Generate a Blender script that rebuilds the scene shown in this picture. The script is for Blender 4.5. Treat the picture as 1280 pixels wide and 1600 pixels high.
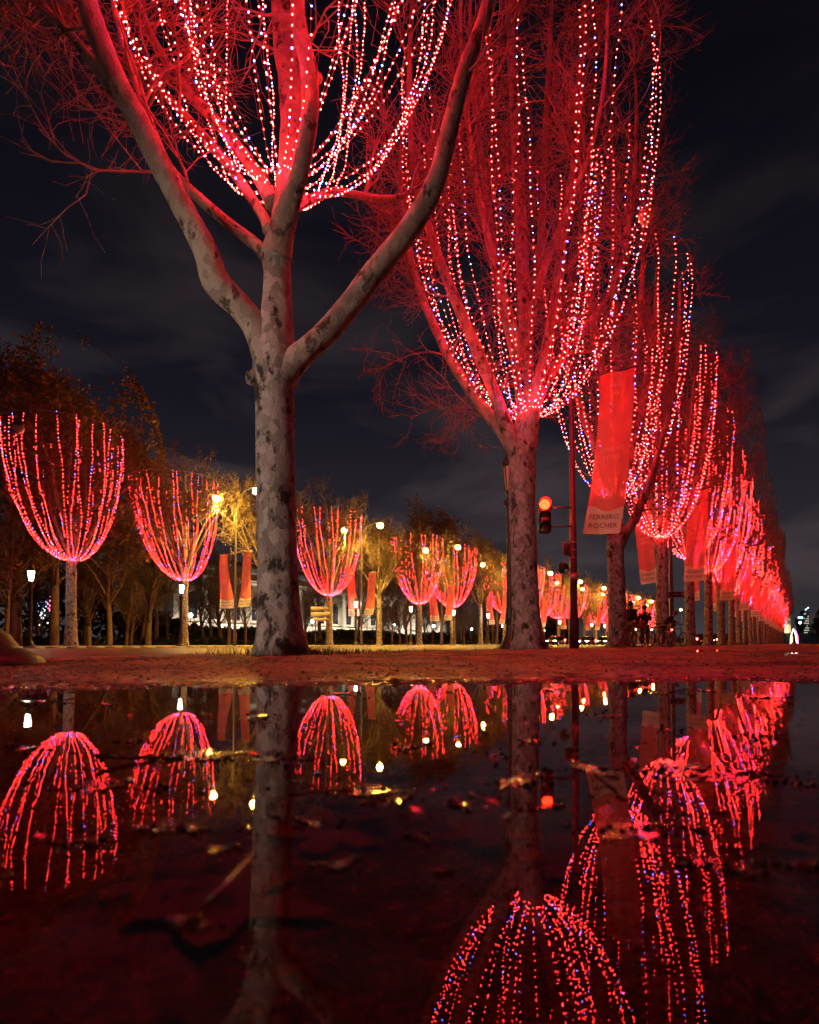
import bpy, math, random
import numpy as np
from mathutils import Vector

for o in list(bpy.data.objects):
    bpy.data.objects.remove(o)
SC = bpy.context.scene
COL = SC.collection
R = math.radians
PI = math.pi
rng = random.Random(7)
nr = np.random.default_rng(11)

# ------------------------------------------------------------------ camera
# world: +Y runs up the avenue, X is the distance to the right of the camera
YAW, PITCH, FPX = R(32.8), R(2.2), 950.0
CAMZ = 0.234
PPX, PPY = 640.0, 969.0
cam = bpy.data.cameras.new('camera')
camo = bpy.data.objects.new('camera', cam)
COL.objects.link(camo)
camo.location = (0, 0, CAMZ)
camo.rotation_euler = (PI / 2 + PITCH, 0, YAW)
cam.sensor_width = 36.0
cam.lens = FPX / 1600.0 * 36.0
cam.shift_y = (PPY - 800.0) / 1600.0
cam.clip_start = 0.02
cam.clip_end = 9000
cam.dof.use_dof = True
cam.dof.focus_distance = 17.0
cam.dof.aperture_fstop = 3.2
SC.camera = camo

# ------------------------------------------------------------------ world
world = bpy.data.worlds.new('World')
SC.world = world
world.use_nodes = True
wn, wl = world.node_tree.nodes, world.node_tree.links
wn.clear()
w_out = wn.new('ShaderNodeOutputWorld')
w_bg = wn.new('ShaderNodeBackground')
w_tc = wn.new('ShaderNodeTexCoord')
w_sep = wn.new('ShaderNodeSeparateXYZ')
wl.new(w_tc.outputs['Generated'], w_sep.inputs[0])
# glow of the city near the horizon fading to a navy zenith
w_ramp = wn.new('ShaderNodeValToRGB')
cr = w_ramp.color_ramp
cr.elements[0].position = 0.0
cr.elements[0].color = (0.036, 0.030, 0.034, 1)
cr.elements[1].position = 0.75
cr.elements[1].color = (0.0018, 0.0016, 0.0034, 1)
e = cr.elements.new(0.14); e.color = (0.024, 0.020, 0.026, 1)
e = cr.elements.new(0.36); e.color = (0.0082, 0.0072, 0.0125, 1)
wl.new(w_sep.outputs['Z'], w_ramp.inputs['Fac'])
# thin lit clouds
w_map = wn.new('ShaderNodeMapping')
w_map.inputs['Scale'].default_value = (2.2, 2.2, 6.5)
w_map.inputs['Location'].default_value = (3.1, 1.7, 0.4)
wl.new(w_tc.outputs['Generated'], w_map.inputs['Vector'])
w_noise = wn.new('ShaderNodeTexNoise')
w_noise.inputs['Scale'].default_value = 1.5
w_noise.inputs['Detail'].default_value = 4
w_noise.inputs['Roughness'].default_value = 0.5
w_noise.inputs['Distortion'].default_value = 0.4
wl.new(w_map.outputs[0], w_noise.inputs['Vector'])
w_cl = wn.new('ShaderNodeValToRGB')
w_cl.color_ramp.elements[0].position = 0.44
w_cl.color_ramp.elements[0].color = (0, 0, 0, 1)
w_cl.color_ramp.elements[1].position = 0.72
w_cl.color_ramp.elements[1].color = (0.036, 0.026, 0.025, 1)
wl.new(w_noise.outputs['Fac'], w_cl.inputs['Fac'])
w_fade = wn.new('ShaderNodeMapRange')
w_fade.inputs['From Min'].default_value = 0.3; w_fade.inputs['From Max'].default_value = 0.64
w_fade.inputs['To Min'].default_value = 1.0; w_fade.inputs['To Max'].default_value = 0.08
wl.new(w_sep.outputs['Z'], w_fade.inputs['Value'])
w_cm = wn.new('ShaderNodeMix'); w_cm.data_type = 'RGBA'; w_cm.blend_type = 'MULTIPLY'; w_cm.inputs[0].default_value = 1.0
wl.new(w_cl.outputs['Color'], w_cm.inputs[6]); wl.new(w_fade.outputs[0], w_cm.inputs[7])
w_add = wn.new('ShaderNodeMix'); w_add.data_type = 'RGBA'; w_add.blend_type = 'ADD'
w_add.inputs[0].default_value = 1.0
wl.new(w_ramp.outputs['Color'], w_add.inputs[6])
wl.new(w_cm.outputs[2], w_add.inputs[7])
wl.new(w_add.outputs[2], w_bg.inputs['Color'])
w_bg.inputs['Strength'].default_value = 1.0
wl.new(w_bg.outputs[0], w_out.inputs['Surface'])

SC.view_settings.view_transform = 'Standard'
SC.view_settings.look = 'None'
SC.view_settings.exposure = 0.0
SC.view_settings.gamma = 1.0
SC.view_settings.use_curve_mapping = False
cy = SC.cycles
cy.use_denoising = True
cy.max_bounces = 6
cy.diffuse_bounces = 2
cy.glossy_bounces = 3
cy.transmission_bounces = 4
cy.transparent_max_bounces = 12
cy.sample_clamp_indirect = 2.5
cy.use_light_tree = True
cy.caustics_reflective = False
cy.caustics_refractive = False

# strengths that get tuned
P_SODIUM = 9000.0
P_LANTERN = 90.0
P_EDGE_LANTERN = 45.0
P_HEADLIGHT = 3100.0
P_FLOOD = 3600.0
E_RED = (265.0, 4.6, 3.7)
E_BLUE = (4.0, 9.0, 80)

# ------------------------------------------------------------------ projection helpers
ca, sa = math.cos(YAW), math.sin(YAW)
F0 = np.array([-sa, ca, 0.0]); RI = np.array([ca, sa, 0.0]); UP = np.array([0, 0, 1.0])
FW = F0 * math.cos(PITCH) + UP * math.sin(PITCH)
UPP = -F0 * math.sin(PITCH) + UP * math.cos(PITCH)
C0 = np.array([0, 0, CAMZ])

def at(px, py, Z):
    """world point seen at photo pixel (px,py) at horizontal depth Z"""
    d = RI * ((px - PPX) / FPX) + FW - UPP * ((py - PPY) / FPX)
    return C0 + d * (Z / float(d @ F0))

def on_water(px, py, z=0.0):
    d = RI * ((px - PPX) / FPX) + FW - UPP * ((py - PPY) / FPX)
    return C0 + d * ((z - CAMZ) / d[2])

def on_line(px, X):
    """(x,y) on the line x=X under photo column px"""
    u = (px - PPX) / FPX
    t = -X / (sa - u * ca)
    return X, t * (u * sa + ca)

def camxz(x, y):
    return x * ca + y * sa, -x * sa + y * ca

# ------------------------------------------------------------------ mesh builder
class MB:
    def __init__(s):
        s.V = []; s.F = []; s.n = 0
    def add(s, v, faces, mat=0):
        v = np.asarray(v, float).reshape(-1, 3)
        for f in faces:
            s.F.append((np.asarray(f, np.int64) + s.n, mat)) if not isinstance(f, np.ndarray) else None
        s.V.append(v); s.n += len(v)
    def addq(s, v, q, mat=0):
        """q: (N,k) int array"""
        v = np.asarray(v, float).reshape(-1, 3)
        q = np.asarray(q, np.int64)
        s.F.append((q + s.n, mat)); s.V.append(v); s.n += len(v)
    def box(s, c, size, mat=0, rz=0, bev=0.0):
        x, y, z = [k / 2 for k in size]
        if bev <= 0:
            v = np.array([[-x, -y, -z], [x, -y, -z], [x, y, -z], [-x, y, -z], [-x, -y, z], [x, -y, z], [x, y, z], [-x, y, z]])
            q = [[0, 3, 2, 1], [4, 5, 6, 7], [0, 1, 5, 4], [1, 2, 6, 5], [2, 3, 7, 6], [3, 0, 4, 7]]
        else:
            b = bev
            ring = lambda i, zz: [[-x + i, -y + i, zz], [x - i, -y + i, zz], [x - i, y - i, zz], [-x + i, y - i, zz]]
            v = np.array(ring(b, -z) + ring(0, -z + b) + ring(0, z - b) + ring(b, z))
            q = [[3, 2, 1, 0], [12, 13, 14, 15]]
            for r_ in range(3):
                for k in range(4):
                    q.append([r_ * 4 + k, r_ * 4 + (k + 1) % 4, r_ * 4 + 4 + (k + 1) % 4, r_ * 4 + 4 + k])
        if rz:
            cz, sz = math.cos(rz), math.sin(rz)
            v = v @ np.array([[cz, sz, 0], [-sz, cz, 0], [0, 0, 1]])
        s.addq(v + np.asarray(c, float), q, mat)
    def tube(s, pts, rad, sides=6, mat=0, caps=True, lump=0.0, rr=None):
        p = np.asarray(pts, float); n = len(p)
        rad = np.broadcast_to(np.asarray(rad, float), (n,))
        t = np.gradient(p, axis=0) if n > 1 else np.array([[0, 0, 1.0]])
        t /= np.linalg.norm(t, axis=1)[:, None] + 1e-12
        d = t.mean(0)
        ref = np.array([0, 0, 1.0]) if abs(d[2]) < 0.8 * np.linalg.norm(d) + 1e-9 else np.array([1.0, 0.2, 0])
        a = np.cross(t, ref); a /= np.linalg.norm(a, axis=1)[:, None] + 1e-12
        b = np.cross(t, a)
        th = np.arange(sides) * 2 * PI / sides
        R2 = rad[:, None] * np.ones((1, sides))
        if lump and rr is not None:
            R2 = R2 * (1 + lump * rr.standard_normal((n, sides)))
        v = p[:, None, :] + R2[:, :, None] * (np.cos(th)[None, :, None] * a[:, None, :] + np.sin(th)[None, :, None] * b[:, None, :])
        i = np.arange(n - 1)[:, None] * sides
        k = np.arange(sides)[None, :]
        k2 = (k + 1) % sides
        q = np.stack([i + k, i + k2, i + sides + k2, i + sides + k], -1).reshape(-1, 4)
        s.addq(v, q, mat)
        if caps and sides >= 3:
            base = s.n - n * sides
            s.F.append((np.array([[base + j for j in range(sides)][::-1]]), mat))
            s.F.append((np.array([[base + (n - 1) * sides + j for j in range(sides)]]), mat))
    def lathe(s, prof, sides=16, c=(0, 0, 0), mat=0, rot=0.0, caps=True):
        pr = np.asarray(prof, float); n = len(pr)
        th = np.arange(sides) * 2 * PI / sides + rot
        v = np.zeros((n, sides, 3))
        v[:, :, 0] = pr[:, 0:1] * np.cos(th); v[:, :, 1] = pr[:, 0:1] * np.sin(th); v[:, :, 2] = pr[:, 1:2]
        i = np.arange(n - 1)[:, None] * sides; k = np.arange(sides)[None, :]; k2 = (k + 1) % sides
        q = np.stack([i + k, i + k2, i + sides + k2, i + sides + k], -1).reshape(-1, 4)
        s.addq(v.reshape(-1, 3) + np.asarray(c, float), q, mat)
        if caps:
            base = s.n - n * sides
            s.F.append((np.array([[base + j for j in range(sides)][::-1]]), mat))
            s.F.append((np.array([[base + (n - 1) * sides + j for j in range(sides)]]), mat))
    def prism(s, outline, y0, y1, mat=0, axis='y'):
        """outline: list of (a,b); extruded along an axis"""
        o = np.asarray(outline, float); n = len(o)
        def mk(c):
            v = np.zeros((n, 3))
            if axis == 'y': v[:, 0] = o[:, 0]; v[:, 2] = o[:, 1]; v[:, 1] = c
            elif axis == 'x': v[:, 1] = o[:, 0]; v[:, 2] = o[:, 1]; v[:, 0] = c
            else: v[:, 0] = o[:, 0]; v[:, 1] = o[:, 1]; v[:, 2] = c
            return v
        s.V.append(mk(y0)); s.V.append(mk(y1)); b = s.n; s.n += 2 * n
        s.F.append((np.array([[b + k for k in range(n)]]), mat))
        s.F.append((np.array([[b + n + k for k in range(n)][::-1]]), mat))
        s.F.append((np.array([[b + k, b + n + k, b + n + (k + 1) % n, b + (k + 1) % n] for k in range(n)]), mat))
    def octa(s, P, r, mats):
        """small octahedra at points P (N,3)"""
        P = np.asarray(P, float); N = len(P)
        if N == 0: return
        off = np.array([[1, 0, 0], [0, 1, 0], [-1, 0, 0], [0, -1, 0], [0, 0, 1.25], [0, 0, -1.25]]) * 1.0
        rr = np.broadcast_to(np.asarray(r, float), (N,))
        v = P[:, None, :] + off[None] * rr[:, None, None]
        f = np.array([[0, 1, 4], [1, 2, 4], [2, 3, 4], [3, 0, 4], [1, 0, 5], [2, 1, 5], [3, 2, 5], [0, 3, 5]])
        mats = np.asarray(mats)
        base = s.n
        for m in np.unique(mats):
            idx = np.nonzero(mats == m)[0]
            q = (f[None] + idx[:, None, None] * 6).reshape(-1, 3) + base
            s.F.append((q, int(m)))
        s.V.append(v.reshape(-1, 3)); s.n += N * 6
    def mesh(s, name, mats, smooth=False):
        me = bpy.data.meshes.new(name)
        V = np.concatenate(s.V) if s.V else np.zeros((0, 3))
        me.vertices.add(len(V)); me.vertices.foreach_set('co', V.astype(np.float32).ravel())
        loops = []; starts = []; mi = []; pos = 0
        for f, m in s.F:
            f = np.atleast_2d(f); k = f.shape[1]
            loops.append(f.ravel()); starts.append(pos + np.arange(len(f)) * k); pos += f.size
            mi.append(np.full(len(f), m))
        loops = np.concatenate(loops); starts = np.concatenate(starts); mi = np.concatenate(mi)
        me.loops.add(len(loops)); me.loops.foreach_set('vertex_index', loops.astype(np.int32))
        me.polygons.add(len(starts)); me.polygons.foreach_set('loop_start', starts.astype(np.int32))
        for m in (mats if isinstance(mats, (list, tuple)) else [mats]):
            me.materials.append(m)
        me.polygons.foreach_set('material_index', mi.astype(np.int32))
        if smooth: me.polygons.foreach_set('use_smooth', np.ones(len(starts), bool))
        me.update(calc_edges=True)
        me.validate()
        return me
    def build(s, name, mats, parent=None, smooth=False, kind=None, loc=None):
        return link(name, s.mesh(name, mats, smooth), parent, kind, loc)

def link(name, me, parent=None, kind=None, loc=None):
    o = bpy.data.objects.new(name, me); COL.objects.link(o)
    if parent: o.parent = parent
    if kind: o['kind'] = kind
    if loc is not None: o.location = loc
    return o

def tag(o, label, cat, group=None):
    o['label'] = label; o['category'] = cat
    if group: o['group'] = group
    return o

def thing(name, label, cat, loc=(0, 0, 0), rz=0, group=None):
    o = bpy.data.objects.new(name, None); COL.objects.link(o)
    o.empty_display_size = 0.2
    o.location = loc; o.rotation_euler = (0, 0, rz)
    return tag(o, label, cat, group)

def kids(o):
    return [c for c in COL.objects if c.parent == o]

KIDS = {}
def copy_tree(o, parent=None):
    c = o.copy(); COL.objects.link(c); c.parent = parent
    if o.name not in KIDS: KIDS[o.name] = kids(o)
    for ch in KIDS[o.name]: copy_tree(ch, c)
    return c

def dup(o, loc, rz=0.0, label=None, group=None, scale=None):
    c = copy_tree(o); c.location = loc; c.rotation_euler = (0, 0, rz)
    if scale is not None: c.scale = scale if hasattr(scale, '__len__') else (scale,) * 3
    if label: c['label'] = label
    if group: c['group'] = group
    return c

_tc = {}
def text2d(body, size):
    key = (body, size)
    if key in _tc: return _tc[key]
    cu = bpy.data.curves.new('lettering', 'FONT'); cu.body = body; cu.size = size
    cu.align_x = 'CENTER'; cu.align_y = 'CENTER'; cu.resolution_u = 2
    o = bpy.data.objects.new('lettering', cu); COL.objects.link(o)
    dg = bpy.context.evaluated_depsgraph_get()
    m = o.evaluated_get(dg).to_mesh()
    v = np.array([w.co[:] for w in m.vertices]); f = [list(p.vertices) for p in m.polygons]
    bpy.data.objects.remove(o)
    _tc[key] = (v, f)
    return v, f

# ------------------------------------------------------------------ noise
_lat = np.random.default_rng(5).random((256, 256))
def vnoise(x, y):
    x = np.asarray(x, float); y = np.asarray(y, float)
    xi = np.floor(x).astype(int); yi = np.floor(y).astype(int)
    fx = x - xi; fy = y - yi
    fx = fx * fx * (3 - 2 * fx); fy = fy * fy * (3 - 2 * fy)
    g = lambda a, b: _lat[a % 256, b % 256]
    return (g(xi, yi) * (1 - fx) + g(xi + 1, yi) * fx) * (1 - fy) + (g(xi, yi + 1) * (1 - fx) + g(xi + 1, yi + 1) * fx) * fy - 0.5

# ------------------------------------------------------------------ materials
def mat(name):
    m = bpy.data.materials.new(name); m.use_nodes = True
    nt = m.node_tree
    return m, nt.nodes, nt.links, nt.nodes['Principled BSDF']

def simple(name, col, rough=0.6, metal=0.0, var=0.25, scale=6.0, bump=0.0):
    m, n, l, b = mat(name)
    b.inputs['Roughness'].default_value = rough; b.inputs['Metallic'].default_value = metal
    tc = n.new('ShaderNodeTexCoord')
    no = n.new('ShaderNodeTexNoise'); no.inputs['Scale'].default_value = scale; no.inputs['Detail'].default_value = 5
    l.new(tc.outputs['Object'], no.inputs['Vector'])
    r = n.new('ShaderNodeValToRGB')
    r.color_ramp.elements[0].position = 0.3; r.color_ramp.elements[1].position = 0.7
    r.color_ramp.elements[0].color = tuple(c * (1 - var) for c in col) + (1,)
    r.color_ramp.elements[1].color = tuple(min(1, c * (1 + var)) for c in col) + (1,)
    l.new(no.outputs['Fac'], r.inputs['Fac']); l.new(r.outputs['Color'], b.inputs['Base Color'])
    if bump:
        bp = n.new('ShaderNodeBump'); bp.inputs['Strength'].default_value = bump; bp.inputs['Distance'].default_value = 0.01
        l.new(no.outputs['Fac'], bp.inputs['Height']); l.new(bp.outputs[0], b.inputs['Normal'])
    return m

def emit(name, col, sampling='AUTO'):
    m, n, l, b = mat(name)
    n.remove(b)
    em = n.new('ShaderNodeEmission')
    k = max(col); em.inputs['Color'].default_value = tuple(c / k for c in col) + (1,); em.inputs['Strength'].default_value = k
    l.new(em.outputs[0], n['Material Output'].inputs['Surface'])
    m.cycles.emission_sampling = sampling
    return m

def bark_mat(name, pale, mid, dark, flake=9.0):
    """plane bark: pale plates, olive-grey patches, dark flaked scars"""
    m, n, l, b = mat(name)
    b.inputs['Roughness'].default_value = 0.8
    b.inputs['Specular IOR Level'].default_value = 0.25
    tc = n.new('ShaderNodeTexCoord')
    mp = n.new('ShaderNodeMapping'); mp.inputs['Scale'].default_value = (1, 1, 0.62)
    l.new(tc.outputs['Object'], mp.inputs['Vector'])
    n0 = n.new('ShaderNodeTexNoise'); n0.inputs['Scale'].default_value = 3.0; n0.inputs['Detail'].default_value = 4
    l.new(mp.outputs[0], n0.inputs['Vector'])
    dis = n.new('ShaderNodeMix'); dis.data_type = 'RGBA'; dis.inputs[0].default_value = 0.10
    l.new(mp.outputs[0], dis.inputs[6]); l.new(n0.outputs['Color'], dis.inputs[7])
    v1 = n.new('ShaderNodeTexVoronoi'); v1.inputs['Scale'].default_value = flake
    l.new(dis.outputs[2], v1.inputs['Vector'])
    sp = n.new('ShaderNodeSeparateColor'); l.new(v1.outputs['Color'], sp.inputs[0])
    r1 = n.new('ShaderNodeValToRGB'); r1.color_ramp.interpolation = 'LINEAR'
    r1.color_ramp.elements[0].position = 0.15; r1.color_ramp.elements[0].color = mid + (1,)
    r1.color_ramp.elements[1].position = 0.9; r1.color_ramp.elements[1].color = pale + (1,)
    l.new(sp.outputs[0], r1.inputs['Fac'])
    # dark scars
    n2 = n.new('ShaderNodeTexNoise'); n2.inputs['Scale'].default_value = 4.2; n2.inputs['Detail'].default_value = 9; n2.inputs['Roughness'].default_value = 0.68
    l.new(mp.outputs[0], n2.inputs['Vector'])
    r2 = n.new('ShaderNodeValToRGB')
    r2.color_ramp.elements[0].position = 0.55; r2.color_ramp.elements[0].color = (0, 0, 0, 1)
    r2.color_ramp.elements[1].position = 0.60; r2.color_ramp.elements[1].color = (1, 1, 1, 1)
    l.new(n2.outputs['Fac'], r2.inputs['Fac'])
    mx = n.new('ShaderNodeMix'); mx.data_type = 'RGBA'
    l.new(r2.outputs['Color'], mx.inputs[0]); l.new(r1.outputs['Color'], mx.inputs[6]); mx.inputs[7].default_value = dark + (1,)
    # fine grain
    n3 = n.new('ShaderNodeTexNoise'); n3.inputs['Scale'].default_value = 38; n3.inputs['Detail'].default_value = 6
    l.new(tc.outputs['Object'], n3.inputs['Vector'])
    mg = n.new('ShaderNodeMix'); mg.data_type = 'RGBA'; mg.blend_type = 'OVERLAY'; mg.inputs[0].default_value = 0.55
    l.new(mx.outputs[2], mg.inputs[6]); l.new(n3.outputs['Color'], mg.inputs[7])
    hs = n.new('ShaderNodeHueSaturation'); hs.inputs['Saturation'].default_value = 0.8
    l.new(mg.outputs[2], hs.inputs['Color'])
    l.new(hs.outputs[0], b.inputs['Base Color'])
    ad = n.new('ShaderNodeMath'); ad.operation = 'MULTIPLY_ADD'; ad.inputs[1].default_value = -0.6
    l.new(r2.outputs['Color'], ad.inputs[0]); l.new(n3.outputs['Fac'], ad.inputs[2])
    ad2 = n.new('ShaderNodeMath'); ad2.operation = 'MULTIPLY_ADD'; ad2.inputs[1].default_value = 0.5
    l.new(v1.outputs['Distance'], ad2.inputs[0]); l.new(ad.outputs[0], ad2.inputs[2])
    bp = n.new('ShaderNodeBump'); bp.inputs['Strength'].default_value = 1.0; bp.inputs['Distance'].default_value = 0.016
    l.new(ad2.outputs[0], bp.inputs['Height']); l.new(bp.outputs[0], b.inputs['Normal'])
    return m

M = {}
M['bark'] = bark_mat('plane_bark', (0.40, 0.335, 0.29), (0.20, 0.165, 0.135), (0.04, 0.028, 0.02), 13.0)
M['limb'] = bark_mat('limb_bark', (0.40, 0.31, 0.24), (0.27, 0.20, 0.15), (0.08, 0.055, 0.04), 10.0)
M['limb_dim'] = simple('dimmed_limb', (0.21, 0.17, 0.13), 0.85, var=.35, scale=3)  # limb bark darkened so crowns under the street lamps look less lit
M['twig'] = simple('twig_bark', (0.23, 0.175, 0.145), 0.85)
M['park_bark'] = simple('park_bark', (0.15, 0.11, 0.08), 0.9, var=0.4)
M['leaf_dry'] = simple('dry_leaf', (0.24, 0.125, 0.045), 0.7, var=0.4, scale=0.7)
M['leaf_yellow'] = simple('yellow_leaf', (0.20, 0.13, 0.035), 0.7, var=0.4, scale=0.7)
M['wire'] = simple('garland_wire', (0.16, 0.04, 0.035), 0.5)
M['cable'] = simple('ring_cable', (0.4, 0.38, 0.36), 0.4)
M['red_bulb'] = emit('red_bulb', E_RED)
M['blue_bulb'] = emit('blue_bulb', E_BLUE)
M['iron'] = simple('cast_iron', (0.055, 0.04, 0.035), 0.45, 0.3, scale=20, bump=0.1)
M['steel'] = simple('painted_steel', (0.115, 0.11, 0.12), 0.35, 0.2, var=0.12, scale=9)
M['clamp'] = simple('steel_clamp', (0.6, 0.6, 0.6), 0.3, 0.9, var=0.1)
M['sign_back'] = simple('sign_back', (0.30, 0.22, 0.13), 0.5, 0.2)
M['sign_white'] = simple('sign_white', (0.75, 0.73, 0.7), 0.45, var=0.05)
M['sign_dark'] = simple('sign_dark', (0.03, 0.022, 0.04), 0.4, var=0.1)
M['sign_red'] = simple('sign_red', (0.45, 0.03, 0.025), 0.45, var=0.1)
M['cream'] = simple('cream_panel', (0.62, 0.50, 0.30), 0.5, var=0.08)
M['black'] = simple('black_plastic', (0.015, 0.015, 0.016), 0.4, var=0.2)
M['rubber'] = simple('black_rubber', (0.02, 0.02, 0.02), 0.7)
M['chrome'] = simple('chrome', (0.7, 0.7, 0.72), 0.15, 1.0, var=0.05)
M['lamp_sodium'] = emit('sodium_lamp', (700, 375, 42))
def lit_glass(name, col):
    m, n, l, b = mat(name); n.remove(b)
    em = n.new('ShaderNodeEmission'); k = max(col); em.inputs['Color'].default_value = tuple(c / k for c in col) + (1,); em.inputs['Strength'].default_value = k
    tr = n.new('ShaderNodeBsdfTransparent'); ad = n.new('ShaderNodeAddShader')
    l.new(em.outputs[0], ad.inputs[0]); l.new(tr.outputs[0], ad.inputs[1]); l.new(ad.outputs[0], n['Material Output'].inputs['Surface'])
    m.cycles.emission_sampling = 'NONE'
    return m
M['lamp_white'] = lit_glass('white_lantern', (16, 13.5, 10.5))
M['lamp_cool'] = emit('cool_lamp', (20, 24, 22), 'NONE')
M['lens_red'] = emit('red_lens_lit', (90, .42, .1))
M['tail'] = emit('tail_light_lit', (130, 5, 2.4))
M['head'] = emit('headlight_lit', (40, 42, 50))
M['win_lit'] = emit('lit_window', (1.5, 1.35, 1.05))
M['screen'] = emit('lit_letters', (2.5, 4.5, 5.5))
M['pink_light'] = emit('pink_light', (5, 0.8, 1.6))
M['blue_light'] = emit('blue_light', (0.6, 2.2, 4.5))
M['white_light'] = emit('white_light', (5, 4.8, 4.2))
M['orange_light'] = emit('orange_light', (5, 1.6, 0.5))
M['stone'] = simple('pale_stone', (0.46, 0.41, 0.33), 0.85, var=0.15, scale=0.8)
M['roof'] = simple('zinc_roof', (0.10, 0.11, 0.12), 0.5, var=0.15, scale=1)
M['dark_glass'] = simple('dark_glass', (0.02, 0.02, 0.025), 0.1, var=0.2)
M['lens_off'] = simple('unlit_lens', (0.12, 0.03, 0.02), 0.25, var=0.1)
M['pebble'] = simple('pebble', (0.15, 0.075, 0.045), 0.7, var=0.5, scale=30)
M['kerb'] = simple('kerb_granite', (0.33, 0.30, 0.28), 0.6, var=0.25, scale=25, bump=0.2)
M['grass'] = simple('grass', (0.055, 0.065, 0.02), 0.7, var=0.35, scale=3)
M['hedge'] = simple('hedge_leaf', (0.03, 0.045, 0.018), 0.7, var=0.4, scale=3)
M['wet_leaf'] = simple('wet_leaf', (0.12, 0.035, 0.018), 0.2, var=0.45, scale=30, bump=0.2)
_b = M['wet_leaf'].node_tree.nodes['Principled BSDF']
_b.inputs['Coat Weight'].default_value = 1.0; _b.inputs['Coat Roughness'].default_value = 0.07
M['bead'] = simple('water_bead', (0.03, 0.012, 0.008), 0.03)  # surface of the added glint beads
M['sunk_leaf'] = simple('sunken_leaf', (0.17, 0.07, 0.025), 0.7, var=0.4, scale=30)
M['denim'] = simple('tan_trousers', (0.34, 0.23, 0.12), 0.85, var=0.15)
M['jacket'] = simple('dark_jacket', (0.03, 0.026, 0.022), 0.8, var=0.25)
M['coat'] = simple('black_coat', (0.018, 0.016, 0.018), 0.8, var=0.25)
M['skin'] = simple('skin', (0.42, 0.26, 0.19), 0.55, var=0.08)
M['hair'] = simple('dark_hair', (0.025, 0.016, 0.012), 0.6)
M['bag'] = simple('orange_bag', (0.42, 0.12, 0.03), 0.7, var=0.15)
M['helmet_blue'] = simple('blue_helmet', (0.10, 0.22, 0.42), 0.35, var=0.1)
M['helmet_red'] = simple('red_helmet', (0.5, 0.06, 0.06), 0.35, var=0.1)
M['bike'] = simple('bike_paint', (0.12, 0.02, 0.025), 0.3, 0.2, var=0.1)
M['car_dark'] = simple('dark_car_paint', (0.03, 0.03, 0.035), 0.2, 0.3, var=0.1)
M['car_grey'] = simple('grey_car_paint', (0.22, 0.22, 0.24), 0.2, 0.3, var=0.1)
M['car_white'] = simple('white_car_paint', (0.6, 0.6, 0.6), 0.2, 0.0, var=0.05)

def cloth_mat(name, col, thin=0.0):
    m, n, l, b = mat(name)
    n.remove(b)
    d = n.new('ShaderNodeBsdfDiffuse'); t = n.new('ShaderNodeBsdfTranslucent'); mx = n.new('ShaderNodeMixShader')
    mx.inputs[0].default_value = 0.45
    tc = n.new('ShaderNodeTexCoord'); no = n.new('ShaderNodeTexNoise'); no.inputs['Scale'].default_value = 2.5; no.inputs['Detail'].default_value = 6
    l.new(tc.outputs['Object'], no.inputs['Vector'])
    r = n.new('ShaderNodeValToRGB'); r.color_ramp.elements[0].color = tuple(c * 0.8 for c in col) + (1,); r.color_ramp.elements[1].color = tuple(min(1, c * 1.15) for c in col) + (1,)
    l.new(no.outputs['Fac'], r.inputs['Fac'])
    l.new(r.outputs[0], d.inputs['Color']); l.new(r.outputs[0], t.inputs['Color'])
    l.new(d.outputs[0], mx.inputs[1]); l.new(t.outputs[0], mx.inputs[2])
    if thin:  # open weave lets the lights behind glimmer through
        tp = n.new('ShaderNodeBsdfTransparent'); m2 = n.new('ShaderNodeMixShader'); m2.inputs[0].default_value = thin
        l.new(mx.outputs[0], m2.inputs[1]); l.new(tp.outputs[0], m2.inputs[2]); l.new(m2.outputs[0], n['Material Output'].inputs['Surface'])
    else: l.new(mx.outputs[0], n['Material Output'].inputs['Surface'])
    return m
M['banner_red'] = cloth_mat('banner_red', (0.86, 0.26, 0.22), .09)
M['banner_white'] = cloth_mat('banner_white', (0.86, 0.8, 0.74))
M['banner_ink'] = cloth_mat('banner_ink', (0.25, 0.10, 0.07))
M['banner_pale'] = cloth_mat('banner_pale', (0.92, 0.55, 0.48))

def glass_mat(name, col, emit_s=0.0):
    m, n, l, b = mat(name)
    b.inputs['Base Color'].default_value = col + (1,); b.inputs['Roughness'].default_value = 0.35
    b.inputs['Transmission Weight'].default_value = 0.5
    return m
M['frosted'] = glass_mat('frosted_glass', (0.8, 0.62, 0.55))

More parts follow.
